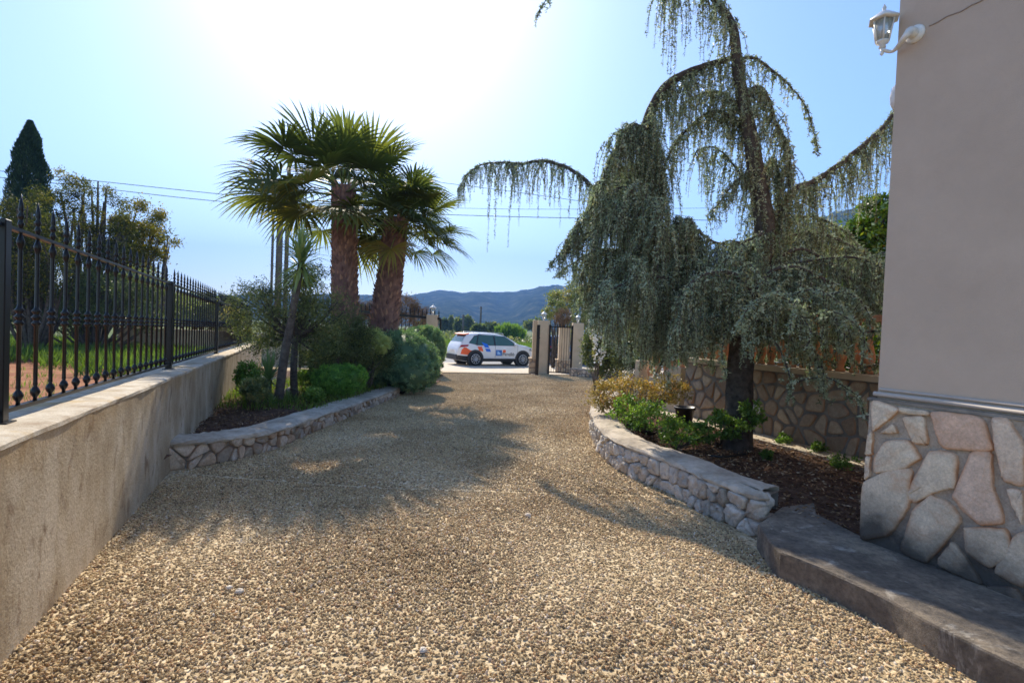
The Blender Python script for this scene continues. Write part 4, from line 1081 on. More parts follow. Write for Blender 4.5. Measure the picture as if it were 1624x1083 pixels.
        patch('door_handle', [(-0.1, 0.86), (0.08, 0.86), (0.08, 0.89), (-0.1, 0.89)], paint, 0.03, side=sd)
        mb = MB(); mb.cbox((0.86, sd * 0.98, 1.06), (0.12, 0.20, 0.13), 0, 0.03); mb.cbox((0.9, sd*.88, 1.01), (0.06, .12, .05), 0, .01); mb.build('mirror', paint, CR, local=True)
        mb = MB(); mb.tube(smooth_path([(-1.35, sd*.63, 1.585), (-1.2, sd*.64, 1.625), (0.1, sd*.64, 1.61), (0.3, sd*.64, 1.53)], 6), 0.016, 6); mb.build('roof_rail', M['rim'], CR, local=True)
        for x in (-1.32, 1.32):
            Mx_ = Matrix.Rotation(R(90), 3, 'X'); yy = sd * 0.80
            mb = MB(); mb.lathe([(0.42, -.13), (0.425, .13)] if True else [], (x, sd*.795, 0.36), 28, smooth=False, M=Mx_); mb.build('wheel_arch', M['black_matt'], CR, local=True)
            wh = MB(); wh.lathe([(0.235, -.115), (0.32, -.115), (0.338, -.08), (0.338, .08), (0.32, .115), (0.235, .115)], (x, sd*.83, 0.338), 28, M=Mx_)
            t_ = wh.build('wheel', M['tyre'], CR, local=True)
            rm = MB(); rm.lathe([(0.235, -.02), (0.235, .02), (.02, .02)], (x, sd*.86, 0.338), 24, M=Mx_, smooth=False)
            yo = sd * 0.945
            for k in range(10):
                a = 2*math.pi*k/10; c0 = Vector((x, yo, .338)); d_ = Vector((math.cos(a), 0, math.sin(a)))
                rm.tube([c0 + d_*.04, c0 + d_*.225], [0.024, 0.017], 5)
            rm.tube([Vector((x + .23*math.cos(q_*.2618), yo, .338 + .23*math.sin(q_*.2618))) for q_ in range(25)], 0.014, 5, cap=False)
            rm.lathe([(0.05, -.01), (0.05, .01)], (x, yo, 0.338), 12, M=Mx_)
            rm.build('rim', M['rim'], t_, local=True)
    mb = MB(); mb.cbox((-2.17, 0, 0.40), (0.10, 1.34, 0.26), 0, 0.03); mb.build('bumper', M['black_matt'], CR, local=True)
    mb = MB(); V = [(-1.84, -.58, 1.53), (-1.84, .58, 1.53), (-1.58, .62, 1.575), (-1.58, -.62, 1.575), (-1.84, -.58, 1.50), (-1.84, .58, 1.50), (-1.58, .62, 1.52), (-1.58, -.62, 1.52)]
    mb.add(V, [(0,3,2,1), (4,5,6,7), (0,1,5,4), (1,2,6,5), (2,3,7,6), (3,0,4,7)]); mb.build('spoiler', M['st_orange'] if stickers else paint, CR, local=True)
    mb = MB(); mb.cbox((-2.20, 0, 0.70), (0.02, 0.5, 0.11), 0, .003); mb.build('number_plate', M['white_paint'], CR, local=True)
    if stickers:
        patch('orange_sticker', [(-2.06, 0.56), (-1.62, 0.52), (-1.52, 0.74), (-2.0, 0.80)], M['st_orange'], .009)
        patch('orange_sticker', [(-1.98, 0.78), (-1.55, 0.72), (-1.80, 0.88), (-1.92, 0.89)], M['st_orange'], .0075)
        patch('orange_sticker', [(-1.14, 0.74), (-0.90, 0.70), (-0.98, 0.94), (-1.22, 0.94)], M['st_orange'], .009)
        patch('blue_sticker', [(-0.83, 0.90), (-0.58, 0.88), (-0.68, 1.06), (-0.98, 1.16)], M['st_blue'], .012)
        patch('blue_sticker', [(-0.74, 0.70), (-0.50, 0.69), (-0.55, 0.84), (-0.82, 0.85)], M['st_blue'], .009)
        patch('logo_panel', [(-0.22, 0.50), (0.12, 0.50), (0.12, 0.79), (-0.22, 0.79)], M['st_blue2'], .009)
        patch('logo_mark', [(-0.15, 0.56), (0.05, 0.56), (0.0, 0.66), (-0.13, 0.75)], M['st_pale'], .013)
        patch('logo_square', [(0.17, 0.66), (0.33, 0.66), (0.33, 0.80), (0.17, 0.80)], M['st_orange'], .009)
        cu_ = bpy.data.curves.new('lettering', 'FONT'); cu_.body = 'Perelló'; cu_.size = 0.24; cu_.extrude = 0.003
        to = bpy.data.objects.new('lettering', cu_); C.objects.link(to)
        dg = bpy.context.evaluated_depsgraph_get(); me = bpy.data.meshes.new_from_object(to.evaluated_get(dg)); bpy.data.objects.remove(to)
        me.transform(Matrix.Translation((0.14, -(Y(.5, .58) + .014), 0.505)) @ Matrix.Rotation(R(90), 4, 'X'))
        link_mesh('lettering', me, M['st_text'], CR, local=True)
    return CR
rzc = R(29)
def place_car(px, py, rz):
    W_ = PG(px, py); l = Vector((-1.32, -.83, 0)); l.rotate(Matrix.Rotation(rz, 3, 'Z')); return (W_.x - l.x, W_.y - l.y, GZ(W_.y))
make_car('white estate car with orange and blue stickers parked across the open gateway', place_car(752.5, 580, rzc), rzc, M['car_white'])
make_car('dark blue car half hidden behind the bars of the narrow iron gate', place_car(883, 577.5, R(20)), R(20), M['car_blue'], False)

# ================================================================== POLES AND CABLES
def pole(px, py_top, Y, r_, label, name='utility_pole', arm=True, py_lean=0):
    t = PD(px, py_top, Y); b_ = Vector((t.x, Y, GZ(Y) - .1))
    P_ = thing(name, label, 'pole', b_)
    mb = MB(); mb.tube([b_, b_.lerp(t, .5), t], [r_ * 1.25, r_ * 1.1, r_], 10); mb.build('mast', M['pole'], P_)
    if arm:
        mb = MB(); mb.cbox(t + Vector((0, 0, -.4)), (1.0, .08, .08), 0, .005)
        mb.build('crossarm', M['pole'], P_)
        for dx in (-.4, .4):
            m_ = MB(); m_.lathe([(0.03, 0), (.045, .04), (.02, .08), (.04, .12), (.02, .15)], t + Vector((dx, 0, -.36)), 8); m_.build('insulator', M['white_paint'], P_)
pole(434, 330, 26, 0.06, 'thin dark pole, leftmost of the three behind the left palm crown', arm=False)
pole(446, 290, 26.6, 0.15, 'thick weathered wooden utility pole, middle of the three behind the left palm')
pole(459, 250, 27.4, 0.10, 'tall dark utility pole nearest the left palm trunk', arm=False)
def cable(pts, Y, label, r_=0.016, depth_end=None):
    w3 = [PD(x, y, Y + ((depth_end - Y) * i / (len(pts) - 1) if depth_end else 0)) for i, (x, y) in enumerate(pts)]
    mb = MB(); mb.tube(smooth_path(w3, 10), r_, 5); o = mb.build('overhead_cable', M['cable'], None, w3[0]); tag(o, label, 'cable', 'overhead cables')
cable([(-90, 262), (150, 287), (300, 303), (446, 318)], 26.5, 'upper overhead cable running left from the poles past the cypress')
cable([(-90, 272), (150, 298), (300, 315), (446, 328)], 26.3, 'lower overhead cable running left from the poles past the cypress')
cable([(459, 262), (709, 291), (862, 311), (1100, 345)], 28, 'topmost overhead cable behind the hanging cedar branch', 0.013)
cable([(446, 318), (600, 327), (737, 330.5), (883, 332), (1150, 330)], 28, 'middle overhead cable behind the hanging cedar branch', 0.010)
cable([(446, 328), (600, 336), (720, 341), (885, 345.5), (1150, 350)], 28, 'lowest overhead cable behind the hanging cedar branch', 0.017)
for px, top, Y, lb_ in ((763, 486, 130, 'small wooden pole standing in the field above the roof of the white car'), (735, 499, 120, 'short dark pole in the field left above the white car')):
    pole(px, top, Y, 0.22, lb_, arm=True)

# ================================================================== TREES AND SHRUBS
def foliage_thing(name, label, cat, blobs, mat, n, L, W, base=None, trunk_r=0.05, ntw=8, nclump=60, clump=0.16, shell=0.5, group=None, core=False, trunkmat=None, tintoff=0.0, parts=('foliage', 'branches'), down=0.0, up=0.0):
    if base is None:
        c0 = blobs[0][0]; base = (c0[0], c0[1], GZ(c0[1]))
    T_ = thing(name, label, cat, base, 0, group)
    P, t = cloud(blobs, n, clump, nclump, shell)
    D = unit(len(P)); D[:, 2] += up - down
    V, F, tt = leaves(P, L * RNG.uniform(.6, 1.3, len(P)), W * RNG.uniform(.7, 1.3, len(P)), np.clip(t + tintoff, 0, 1), D)
    sets = [(V, F, tt)]
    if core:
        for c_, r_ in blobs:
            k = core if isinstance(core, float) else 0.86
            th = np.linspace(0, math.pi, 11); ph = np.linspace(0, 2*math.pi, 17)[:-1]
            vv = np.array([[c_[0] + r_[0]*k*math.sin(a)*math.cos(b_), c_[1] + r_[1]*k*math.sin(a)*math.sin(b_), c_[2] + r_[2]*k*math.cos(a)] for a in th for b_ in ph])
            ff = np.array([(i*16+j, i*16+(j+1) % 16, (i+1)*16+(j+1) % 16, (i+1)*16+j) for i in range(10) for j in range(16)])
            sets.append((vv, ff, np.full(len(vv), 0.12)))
    V, F, tt = join(sets)
    np_mesh(parts[0], V, F, mat, T_, tint=tt)
    if ntw:
        mb = MB(); twigs(mb, base, blobs, ntw, trunk_r, 6)
        mb.build(parts[1], trunkmat or M['wood'], T_)
    return T_

# -- left background beyond the fence
def tree(label, cat, name, pbl, Y, mat, n, L, W, tr=0.12, bx=None, **k):
    blobs = [px_blob(*q, Y + random.uniform(-.5, .5) * 1.0) for q in pbl]
    bx = bx if bx is not None else pbl[0][0]
    b_ = PD(bx, 530, Y); b_.z = 0.1 + GZ(Y)
    return foliage_thing(name, label, cat, blobs, mat, n, L, W, tuple(b_), tr, k.pop('ntw', 14), parts=('crown', 'trunk'), **k)
cy = PD(48, 195, 25)
CY = thing('cypress', 'tall dark narrow cypress at the far left beyond the iron fence', 'tree', (cy.x, 25, 0.1))
n = 42000; hh = cy.z - 0.6; tz = RNG.random(n) ** 0.8
rad = np.interp(tz, [0, .12, .45, .75, .92, 1.0], [.75, 1.15, 1.15, .82, .42, .04]) * 0.80
a = RNG.random(n) * 6.283; lump = 1 + 0.16*np.sin(a*5 + tz*23) + .14*np.sin(a*3 - tz*41) + .08*np.sin(a*7+tz*90); rr = rad * lump * (RNG.random(n) ** .25)
P = np.stack([cy.x + rr*np.cos(a), 25 + rr*np.sin(a), .6 + tz*hh], 1); D = np.stack([np.cos(a)*.5, np.sin(a)*.5, np.full(n, 1.3)], 1) + unit(n)*.5
V, F, tt = leaves(P, 0.16, 0.045, np.clip(RNG.normal(.45, .25, n), 0, 1), D); np_mesh('crown', V, F, M['f_cypress'], CY, tint=tt)
mb = MB(); mb.tube([(cy.x, 25, 0), (cy.x, 25, hh*.8)], [.16, .05], 8); mb.build('trunk', M['wood'], CY)
tree('feathery mimosa tree with yellow green tufts just right of the cypress', 'tree', 'mimosa_tree', [(130, 300, 42, 34), (95, 345, 45, 40), (165, 340, 50, 42), (150, 400, 70, 50), (185, 372, 35, 35)], 20, M['f_mimosa'], 17000, .11, .032, .13, nclump=110, clump=.12, shell=.3, bx=140, tintoff=-.03, ntw=36)
tree('bright yellow green tree, rightmost of the trees beyond the iron fence', 'tree', 'mimosa_tree', [(222, 350, 34, 36), (240, 385, 36, 34), (205, 400, 45, 40)], 22, M['f_mimosa'], 15000, .12, .045, .12, nclump=80, clump=.15, shell=.3, tintoff=.22, bx=222, ntw=22)
tree('dark olive twiggy tree in front of the cypress, behind the first fence pickets', 'tree', 'twiggy_tree', [(45, 350, 38, 50), (70, 420, 50, 60), (25, 430, 40, 60)], 17, M['f_mimosa'], 15000, .10, .03, .08, nclump=110, clump=.16, shell=.2, tintoff=-.2, bx=50, ntw=34)
tree('dark olive undergrowth bush behind the middle of the iron fence', 'bush', 'bush', [(150, 470, 75, 50), (90, 490, 60, 45), (210, 475, 55, 50), (250, 490, 45, 40)], 19, M['f_olive'], 24000, .10, .035, .07, nclump=130, clump=.15, shell=.2, tintoff=-.12, bx=150, ntw=20)
tree('low green bushes beyond the far end of the iron fence', 'bush', 'bush', [(285, 492, 45, 32), (325, 500, 35, 26), (350, 492, 30, 26)], 30, M['f_olive'], 12000, .13, .05, .07, nclump=60, clump=.17, shell=.3, tintoff=.1, bx=300)

tree('long dark hedgerow far beyond the iron fence, behind the trees', 'hedge', 'hedgerow', [(x_, 488 + 4 * math.sin(x_), 40, 24) for x_ in range(-20, 345, 45)], 27, M['f_olive'], 22000, .16, .07, .07, nclump=160, clump=.15, shell=.2, tintoff=-.15, bx=150, ntw=10)
# grass strip on the lot, behind the red soil
def grass(name, inside_fn, xr, yr, n, h, zf, mat, tintm=.5):
    xs = RNG.uniform(*xr, n * 3); ys_ = RNG.uniform(*yr, n * 3); keep = np.array([inside_fn(x, y) for x, y in zip(xs, ys_)])
    xs, ys_ = xs[keep][:n], ys_[keep][:n]; P = np.stack([xs, ys_, zf(xs, ys_)], 1)
    D = np.stack([RNG.normal(0, .35, len(P)), RNG.normal(0, .35, len(P)), np.ones(len(P))], 1)
    V, F, tt = leaves(P, h * RNG.uniform(.4, 1.3, len(P)), h * .09, np.clip(RNG.normal(tintm, .22, len(P)), 0, 1), D)
    return kind(np_mesh(name, V, F, mat, tint=tt), 'stuff')
def lot_in(x, y):
    off = x * WN.x + y * WN.y; return off < -1.9 and y > 12.2 + 1.2 * math.sin(x * .9) + .5 * math.sin(x * 2.3) and off > -22
grass('tall_grass', lot_in, (-26, -3), (11, 26), 26000, .42, lambda x, y: 0.29 - 0.01*y, M['f_grass'], .35)
grass('grass_tufts', lambda x, y: (x*WN.x + y*WN.y) < -2.0 and math.sin(x*2.7)*math.sin(y*3.1 + x) > .35, (-16, -2), (4, 12.5), 5000, .13, lambda x, y: 0.295 - 0.01*y, M['f_grass'], .5)

# -- palms
def palm(label, base, top, r0_, r1_, nfr, plen, blen, seed, skew=(0, 0)):
    rs = random.Random(seed); T_ = thing('palm_tree', label, 'palm tree', base)
    base = Vector(base); top = Vector(top); axis_ = (top - base); H_ = axis_.length
    # trunk: smooth below, leaf boots above
    V = []; F = []; TT = []; nr, nk = 60, 22
    for i in range(nr + 1):
        t = i / nr; c_ = base.lerp(top, t) + Vector((0, 0, 0)); rr = r0_ * (1-t) + r1_ * t + 0.10 * math.exp(-t*9)
        boot = max(0, min(1, (t - .30) * 6))
        for k in range(nk):
            a = 2*math.pi*k/nk; dd = boot * 0.05 * rs.uniform(.0, 1.0) + .008 * rs.uniform(-1, 1)
            V.append(tuple(c_ + Vector((math.cos(a), math.sin(a), 0)) * (rr + dd))); TT.append(min(1, max(0, .45 + .25 * rs.uniform(-1, 1))))
    F = [(i*nk+k, i*nk+(k+1) % nk, (i+1)*nk+(k+1) % nk, (i+1)*nk+k) for i in range(nr) for k in range(nk)]
    mb = MB(); mb.add(V, F, TT, True)
    # boots: short pointed stubs pointing up and out
    nb_ = int(H_ * 95)
    for q_ in range(nb_):
        t = .28 + .72 * q_ / nb_; a = q_ * 2.39996 + rs.uniform(-.1, .1); rr = r0_*(1-t) + r1_*t
        c_ = base.lerp(top, t); d_ = Vector((math.cos(a), math.sin(a), 0)); s_ = Vector((-d_.y, d_.x, 0)); l = rs.uniform(.07, .15); wd = .055
        p0 = c_ + d_ * (rr - .01); tip = p0 + d_ * l * .65 + Vector((0, 0, l))
        mb.add([p0 + s_*wd, p0 - s_*wd, p0 + Vector((0, 0, .10)) , tip, p0 - Vector((0, 0, .03)) + d_*.035], [(0, 3, 2), (2, 3, 1), (0, 4, 3), (4, 1, 3)], rs.uniform(.2, 1.0))
    mb.build('trunk', M['palm_trunk'], T_)
    VV = []; FF = []; tin = []
    mb = MB()
    for q_ in range(nfr):
        f = (q_ + .5) / nfr; el = math.asin(.985 - 1.28 * f ** .95) + rs.uniform(-.2, .2); az = q_ * 2.39996 + rs.uniform(-.25, .25)
        d_ = Vector((math.cos(az)*math.cos(el), math.sin(az)*math.cos(el), math.sin(el))); pl_ = plen * rs.uniform(.55, 1.0) * (.72 + .4 * min(1, f * 2.2))
        p0 = top + Vector((math.cos(az)*r1_*.5, math.sin(az)*r1_*.5, rs.uniform(-.25, .15) - f * .25))
        sag = Vector((0, 0, -.16 * pl_ * math.cos(el))); p1 = p0 + d_ * pl_ * .5 + sag * .15; p2 = p0 + d_ * pl_ + sag
        mb.tube([p0, p1, p2], [.022, .014, .010], 5, rs.uniform(.6, .9))
        ax = (p2 - p1).normalized(); side = ax.cross(Vector((0, 0, 1)))
        side = side.normalized() if side.length > .1 else Vector((-math.sin(az), math.cos(az), 0)); nrm = side.cross(ax).normalized()
        roll_ = rs.uniform(-.5, .5); side, nrm = side*math.cos(roll_) + nrm*math.sin(roll_), nrm*math.cos(roll_) - side*math.sin(roll_)
        ns = 34; spread = R(rs.uniform(108, 128)); fold = rs.uniform(.15, .5); bl = blen * rs.uniform(.85, 1.12); ft = min(1, max(0, rs.gauss(.38 + .25 * f, .2)))
        dr = 0.25 + .5 * f
        for k in range(ns):
            th_ = -spread + 2 * spread * k / (ns - 1)
            d1 = ax * math.cos(th_) + side * math.sin(th_) + nrm * (fold * abs(math.sin(th_)) * .8) + Vector((rs.uniform(-.04,.04),)*3)
            d1.normalize(); L_ = bl * (0.62 + .38 * math.cos(th_ * .6)) * rs.uniform(.88, 1.06)
            wv = d1.cross(nrm).normalized() * (L_ * math.tan(spread / ns) * .55)
            pr = []
            for j, (tt_, ww) in enumerate(((0.03, .15), (.35, .75), (.62, .75), (.82, .35), (1.0, .0))):
                droop = Vector((0, 0, -1)) * L_ * dr * (max(0, tt_ - .42) ** 1.7)
                p_ = p2 + d1 * L_ * tt_ * (1 - .12 * dr * tt_) + droop; pr.append((p_, ww))
            b0 = len(VV)
            for p_, ww in pr: VV.append(tuple(p_ + wv * ww)); VV.append(tuple(p_ - wv * ww)); tin += [ft + .12 * rs.uniform(-1, 1)] * 2
            for j in range(4): FF.append((b0+2*j, b0+2*j+1, b0+2*j+3, b0+2*j+2))
    mb.build('leaf_stalks', M['f_yucca'], T_)
    np_mesh('crown', VV, FF, M['f_palm'], T_, tint=np.clip(tin, 0, 1))
YP = 12.6
b1 = PD(551, 545, YP); b1.z = GZ(YP); t1 = PD(545, 296, YP)
palm('tall fan palm, left and higher of the two, purple brown trunk rising behind the shrubs', b1, t1, .31, .24, 54, 1.6, 1.25, 14)
b2 = PD(598, 545, YP + .8); b2.z = GZ(13.4); t2 = PD(630, 348, YP + .8)
palm('shorter fan palm, right of the pair, its trunk leaning right behind the round hedge', b2, t2, .38, .25, 40, 1.2, 1.0, 8)

# -- sword-leaved yucca and rosettes
def rosette(c_, n, L_, W_, rs, lo=-40, hi=88, bend=.3):
    VV = []; FF = []; tin = []; c_ = Vector(c_)
    for q_ in range(n):
        f = (q_ + .5) / n; el = R(hi - (hi - lo) * f) + rs.uniform(-.1, .1); az = q_ * 2.39996
        d_ = Vector((math.cos(az)*math.cos(el), math.sin(az)*math.cos(el), math.sin(el))); s_ = Vector((-math.sin(az), math.cos(az), 0)); l = L_ * rs.uniform(.75, 1.1); t_ = min(1, max(0, rs.gauss(.5, .22)))
        b0 = len(VV)
        for tt_, ww in ((0, .5), (.3, 1), (.65, .8), (1.0, 0.02)):
            p_ = c_ + d_ * l * tt_ + Vector((0, 0, -1)) * l * bend * tt_**2 * math.cos(el) + Vector((0, 0, .02*(1-f)))
            VV += [tuple(p_ + s_ * W_ * ww * .5), tuple(p_ - s_ * W_ * ww * .5)]; tin += [t_] * 2
        FF += [(b0+2*j, b0+2*j+1, b0+2*j+3, b0+2*j+2) for j in range(3)]
    return np.array(VV), np.array(FF), np.array(tin)
yb = PG(441, 640, .17); Yy = yb.y
yt = PD(478, 405, Yy)
T_ = thing('yucca_tree', 'slender yucca tree with a leaning brown stem and spiky head in front of the palms', 'yucca', yb)
pp = smooth_path([yb, PD(452, 560, Yy), PD(465, 490, Yy), PD(476, 430, Yy), yt], 6)
mb = MB(); mb.tube(pp, [.085 - .045 * i / len(pp) for i in range(len(pp))], 10, jitter=.08); mb.build('trunk', M['wood'], T_)
rs = random.Random(4)
V, F, t = join([rosette(yt + Vector((0, 0, -.12 * k)), 62, .66 - .03 * k, .040, rs, -55 if k else 0, 88, .22) for k in range(3)])
np_mesh('crown', V, F, M['f_yucca'], T_, tint=np.clip(t + .3, 0, 1))
c_ = PD(426, 600, 9.6); b_ = PG(430, 628, .17)
T_ = thing('yucca_plant', 'low green spiky yucca rosette growing beside the beige wall, left of the leaning stem', 'yucca', (c_.x, c_.y, b_.z))
V, F, t = rosette((c_.x, c_.y, c_.z - .05), 80, .62, .035, rs, -20, 88, .15); np_mesh('leaves', V, F, M['f_yucca'], T_, tint=t)
mb = MB(); mb.tube([(c_.x, c_.y, b_.z - .05), (c_.x, c_.y, c_.z - .02)], .06, 8); mb.build('trunk', M['wood'], T_)
for px, py, lb_ in ((430, 641, 'small pale green agave tuft at the foot of the leaning yucca stem, left one'), (455, 637, 'small pale green agave tuft at the foot of the leaning yucca stem, right one')):
    q = PG(px, py, .18); V, F, t = rosette(q, 26, .26, .03, rs, 5, 85, .2)
    o = np_mesh('agave', V, F, M['f_yucca'], None, q, tint=np.clip(t + .2, 0, 1)); tag(o, lb_, 'plant', 'agave tufts by the yucca')

# -- small tree with dark trunk and airy crown
YT = PG(467, 634, .17).y
b_ = PG(467, 634, .17)
blobs = [px_blob(455, 480, 62, 40, YT), px_blob(400, 485, 42, 40, YT + .3), px_blob(520, 500, 52, 42, YT + .6), px_blob(490, 545, 55, 34, YT + .6), px_blob(420, 530, 45, 30, YT + .5), px_blob(480, 440, 40, 22, YT + .3)]
T_ = thing('small_tree', 'small airy tree with olive leaves and a dark upright trunk behind the yucca stem', 'tree', b_)
P, t = cloud(blobs, 26000, .17, 210, .15)
D = unit(len(P)); D[:, 2] -= .3
V, F, tt = leaves(P, .065 * RNG.uniform(.6, 1.3, len(P)), .017, t, D); np_mesh('crown', V, F, M['f_olive'], T_, tint=tt)
mb = MB(); tp = PD(470, 520, YT); mb.tube(smooth_path([b_, PD(466, 580, YT), tp], 5), [.075 - .02*i/10 for i in range(11)], 9); twigs(mb, tp - Vector((0, 0, .2)), blobs, 46, .03); mb.build('trunk', M['bark'], T_)

foliage_thing('bush', 'dark tangled shrub between the small tree and the big round hedge, under the palm trunk', 'bush', [px_blob(555, 545, 42, 42, 11.6), px_blob(590, 560, 35, 30, 12.2), px_blob(520, 560, 32, 30, 11.0)], M['f_olive'], 20000, .06, .02, tintoff=-.15, ntw=26, trunk_r=.03, nclump=130, shell=.2)
foliage_thing('hedge_bush', 'big clipped grey green rounded hedge at the end of the stone planter', 'bush', [px_blob(637, 572, 57, 46, 13.0, .95), px_blob(592, 570, 48, 42, 12.8, .9), px_blob(655, 588, 40, 32, 12.7, .7)], M['f_grey'], 60000, .055, .018, ntw=6, nclump=900, clump=.045, shell=.93, core=.92, up=.4)
foliage_thing('bush', 'yellow green leafy shrub, painted pale as if sunlit, on top of the big rounded hedge', 'bush', [px_blob(588, 541, 26, 18, 11.95, .3), px_blob(605, 548, 16, 12, 11.9, .25)], foliage('sunlit_pale_leaves', [(0, (.35, .42, .16)), (1, (.62, .66, .30))], .5), 6500, .06, .022, tintoff=.2, ntw=4, trunk_r=.02, nclump=70, shell=.6, up=.5)  # yellow green leaves, with sunlight put into the colour as extra brightness
foliage_thing('hedge_bush', 'tall clipped dark green bush behind the rounded hedge, beside the gateway', 'bush', [px_blob(678, 553, 27, 34, 15.6, .6), px_blob(663, 545, 22, 26, 15.4, .55), px_blob(690, 562, 15, 30, 15.5, .4)], M['f_grey'], 34000, .07, .02, tintoff=-.02, ntw=5, nclump=500, clump=.06, shell=.92, core=.9, up=.9)
foliage_thing('boxwood_bush', 'small bright green clipped boxwood behind the stone planter cap', 'bush', [px_blob(540, 602, 38, 24, 10.4, .42), px_blob(515, 600, 18, 20, 10.3, .3), px_blob(563, 598, 18, 18, 10.3, .3)], M['f_box'], 26000, .034, .02, ntw=5, nclump=420, clump=.07, shell=.88, core=.86, up=.3)
# low plants of the left bed
for i, (px, py, rx, ry, Y, m_, lb_) in enumerate([(392, 600, 18, 24, 9.0, 'f_green', 'leafy bright green plant against the beige wall at the back of the left bed'),
    (405, 618, 20, 16, 8.6, 'f_olive', 'small greyish plant low against the beige wall in the left bed'),
    (500, 626, 16, 10, 9.3, 'f_green', 'low green leafy plant left of the clipped boxwood'),
    (490, 600, 22, 14, 10.8, 'f_green', 'sunlit light green plant behind the dark trunk of the small tree')]):
    foliage_thing('leafy_plant', lb_, 'plant', [px_blob(px, py, rx, ry, Y)], M[m_], 2600, .06, .026, ntw=9, trunk_r=.008, nclump=45, shell=.2, up=.5, tintoff=.08)
grass('bed_grass', lambda x, y: insL(x, y) and y > 8.4, (-7, -1), (8, 13), 3600, .17, lambda x, y: 0.17 - 0.01*y, M['f_grass'], .6)
# rock
q = PG(462, 628, .2)
mb = MB(); mb.lathe([(0.02, -.05), (.13, 0), (.15, .08), (.11, .15), (.03, .19)], q, 9, .6); o = mb.build('rock', M['stoneR'], None, q); tag(o, 'pale grey rock lying at the foot of the dark tree trunk', 'rock')

# dry climber on the front boundary behind the sliding gate
foliage_thing('dry_hedge', 'brown dry climber hedge behind the sliding gate, reaching up to the palms', 'hedge', [px_blob(600, 500, 40, 26, 21.6, .5), px_blob(640, 492, 35, 24, 21.6, .5), px_blob(662, 500, 20, 20, 21.6, .4), px_blob(560, 495, 30, 25, 21.6, .5)], M['f_dry'], 15000, .12, .022, ntw=16, trunk_r=.03, nclump=150, shell=.2)
# planting right of the gates
foliage_thing('dry_shrub', 'round brown leafless shrub in a pot on the pillar behind the narrow gate', 'shrub', [px_blob(894, 502, 15, 12, 22.5, .35)], M['f_dry'], 4200, .09, .012, (PCc[5].x, PCc[5].y + .25, PCc[4] + .2), .012, 12, nclump=60, shell=.4)
q = Vector((PD(891, 520, PCc[3] + .25).x, PCc[3] + .25, PCc[4]))
mb = MB(); mb.lathe([(0.13, 0), (.17, .16), (.19, .17), (.19, .2), (.17, .2)], q, 14); o = mb.build('planter_pot', M['pot'], None, q); tag(o, 'dark pot on top of the pillar behind the narrow gate', 'pot')
foliage_thing('tree', 'light green and brown tree behind the gate pillars, above the narrow gate', 'tree', [px_blob(880, 492, 18, 18, 26), px_blob(900, 470, 28, 20, 27), px_blob(930, 480, 26, 26, 27), px_blob(925, 520, 25, 30, 26)], M['f_olive'], 13000, .12, .05, ntw=18, trunk_r=.06, nclump=90, shell=.3, tintoff=.2)
foliage_thing('bush', 'dark green bush right of the gate pillar beneath the cedar strands', 'bush', [px_blob(945, 560, 25, 34, 17.2), px_blob(975, 545, 35, 50, 16.8), px_blob(1010, 540, 40, 55, 15.5)], M['f_olive'], 26000, .09, .035, ntw=10, nclump=120, shell=.3, tintoff=-.2, trunk_r=.02)
T_ = foliage_thing('flowering_shrub', 'shrub dotted with white flowers glinting between the cedar strands near the gate', 'shrub', [px_blob(947, 520, 9, 26, 15.5), px_blob(952, 555, 9, 25, 15.5)], M['f_olive'], 5000, .07, .03, ntw=6, nclump=40, shell=.3, trunk_r=.02)
P, t = cloud([px_blob(945, 520, 10, 30, 15.2), px_blob(951, 555, 10, 26, 15.2)], 260, .1, 60, .4)
V, F, tt = leaves(P, .085, .07, t); np_mesh('flowers', V, F, M['white_petal'], T_, tint=tt)

# field vegetation beyond the road
foliage_thing('reed_clump', 'large bright green reed clump in the field behind the white car', 'bush', [px_blob(808, 530, 19, 12, 75), px_blob(795, 532, 12, 9, 75), px_blob(822, 532, 11, 9, 76)], M['f_green'], 7000, .7, .12, ntw=0, nclump=70, shell=.3, up=1.8, tintoff=.1)
for i, (px, py, rx, ry, Y) in enumerate([(705, 516, 5, 10, 150), (715, 515, 4, 11, 150), (727, 516, 5, 9, 140), (742, 514, 8, 10, 150), (672, 517, 12, 6, 130), (780, 520, 10, 6, 110), (848, 515, 14, 9, 130), (760, 522, 9, 4, 100)]):
    lb_ = ['tiny dark tree in the valley, first from the left past the clipped bush', 'narrow dark tree in the valley, second from the left past the clipped bush', 'small dark round tree in the valley left of the short field pole', 'widest dark tree of the small row left above the white car', 'low dark tree line piece behind the left gate pillar', 'greyish bush in the field left of the bright reed clump', 'dark green tree in the valley just left of the cream gate pillar', 'low shrub in the field under the wooden field pole'][i]
    foliage_thing('distant_tree', lb_, 'tree', [px_blob(px, py, rx, ry, Y)], M['f_olive'], 1500, .9, .5, ntw=2, trunk_r=.15, nclump=30, shell=.4, core=.7, tintoff=-.1, group='small trees across the valley')
grass('field_grass', lambda x, y: True, (-14, 14), (33, 62), 30000, .55, lambda x, y: -0.34 + 0*x, M['f_grass'], .55)

scr = [((random.uniform(-22, 18) * k_, 62 * k_, -.2), (random.uniform(1, 2.6) * k_ ** .5, 1.2, random.uniform(.4, 1.1))) for k_ in [random.uniform(1, 2.4) for _ in range(150)]]
P, t = cloud(scr, 34000, .2, 900, .2); P[:, 2] = np.maximum(P[:, 2], -.3); V, F, tt = leaves(P, .38, .2, np.clip(t - .05, 0, 1))
kind(np_mesh('scrub', V, F, M['f_olive'], tint=tt), 'stuff')
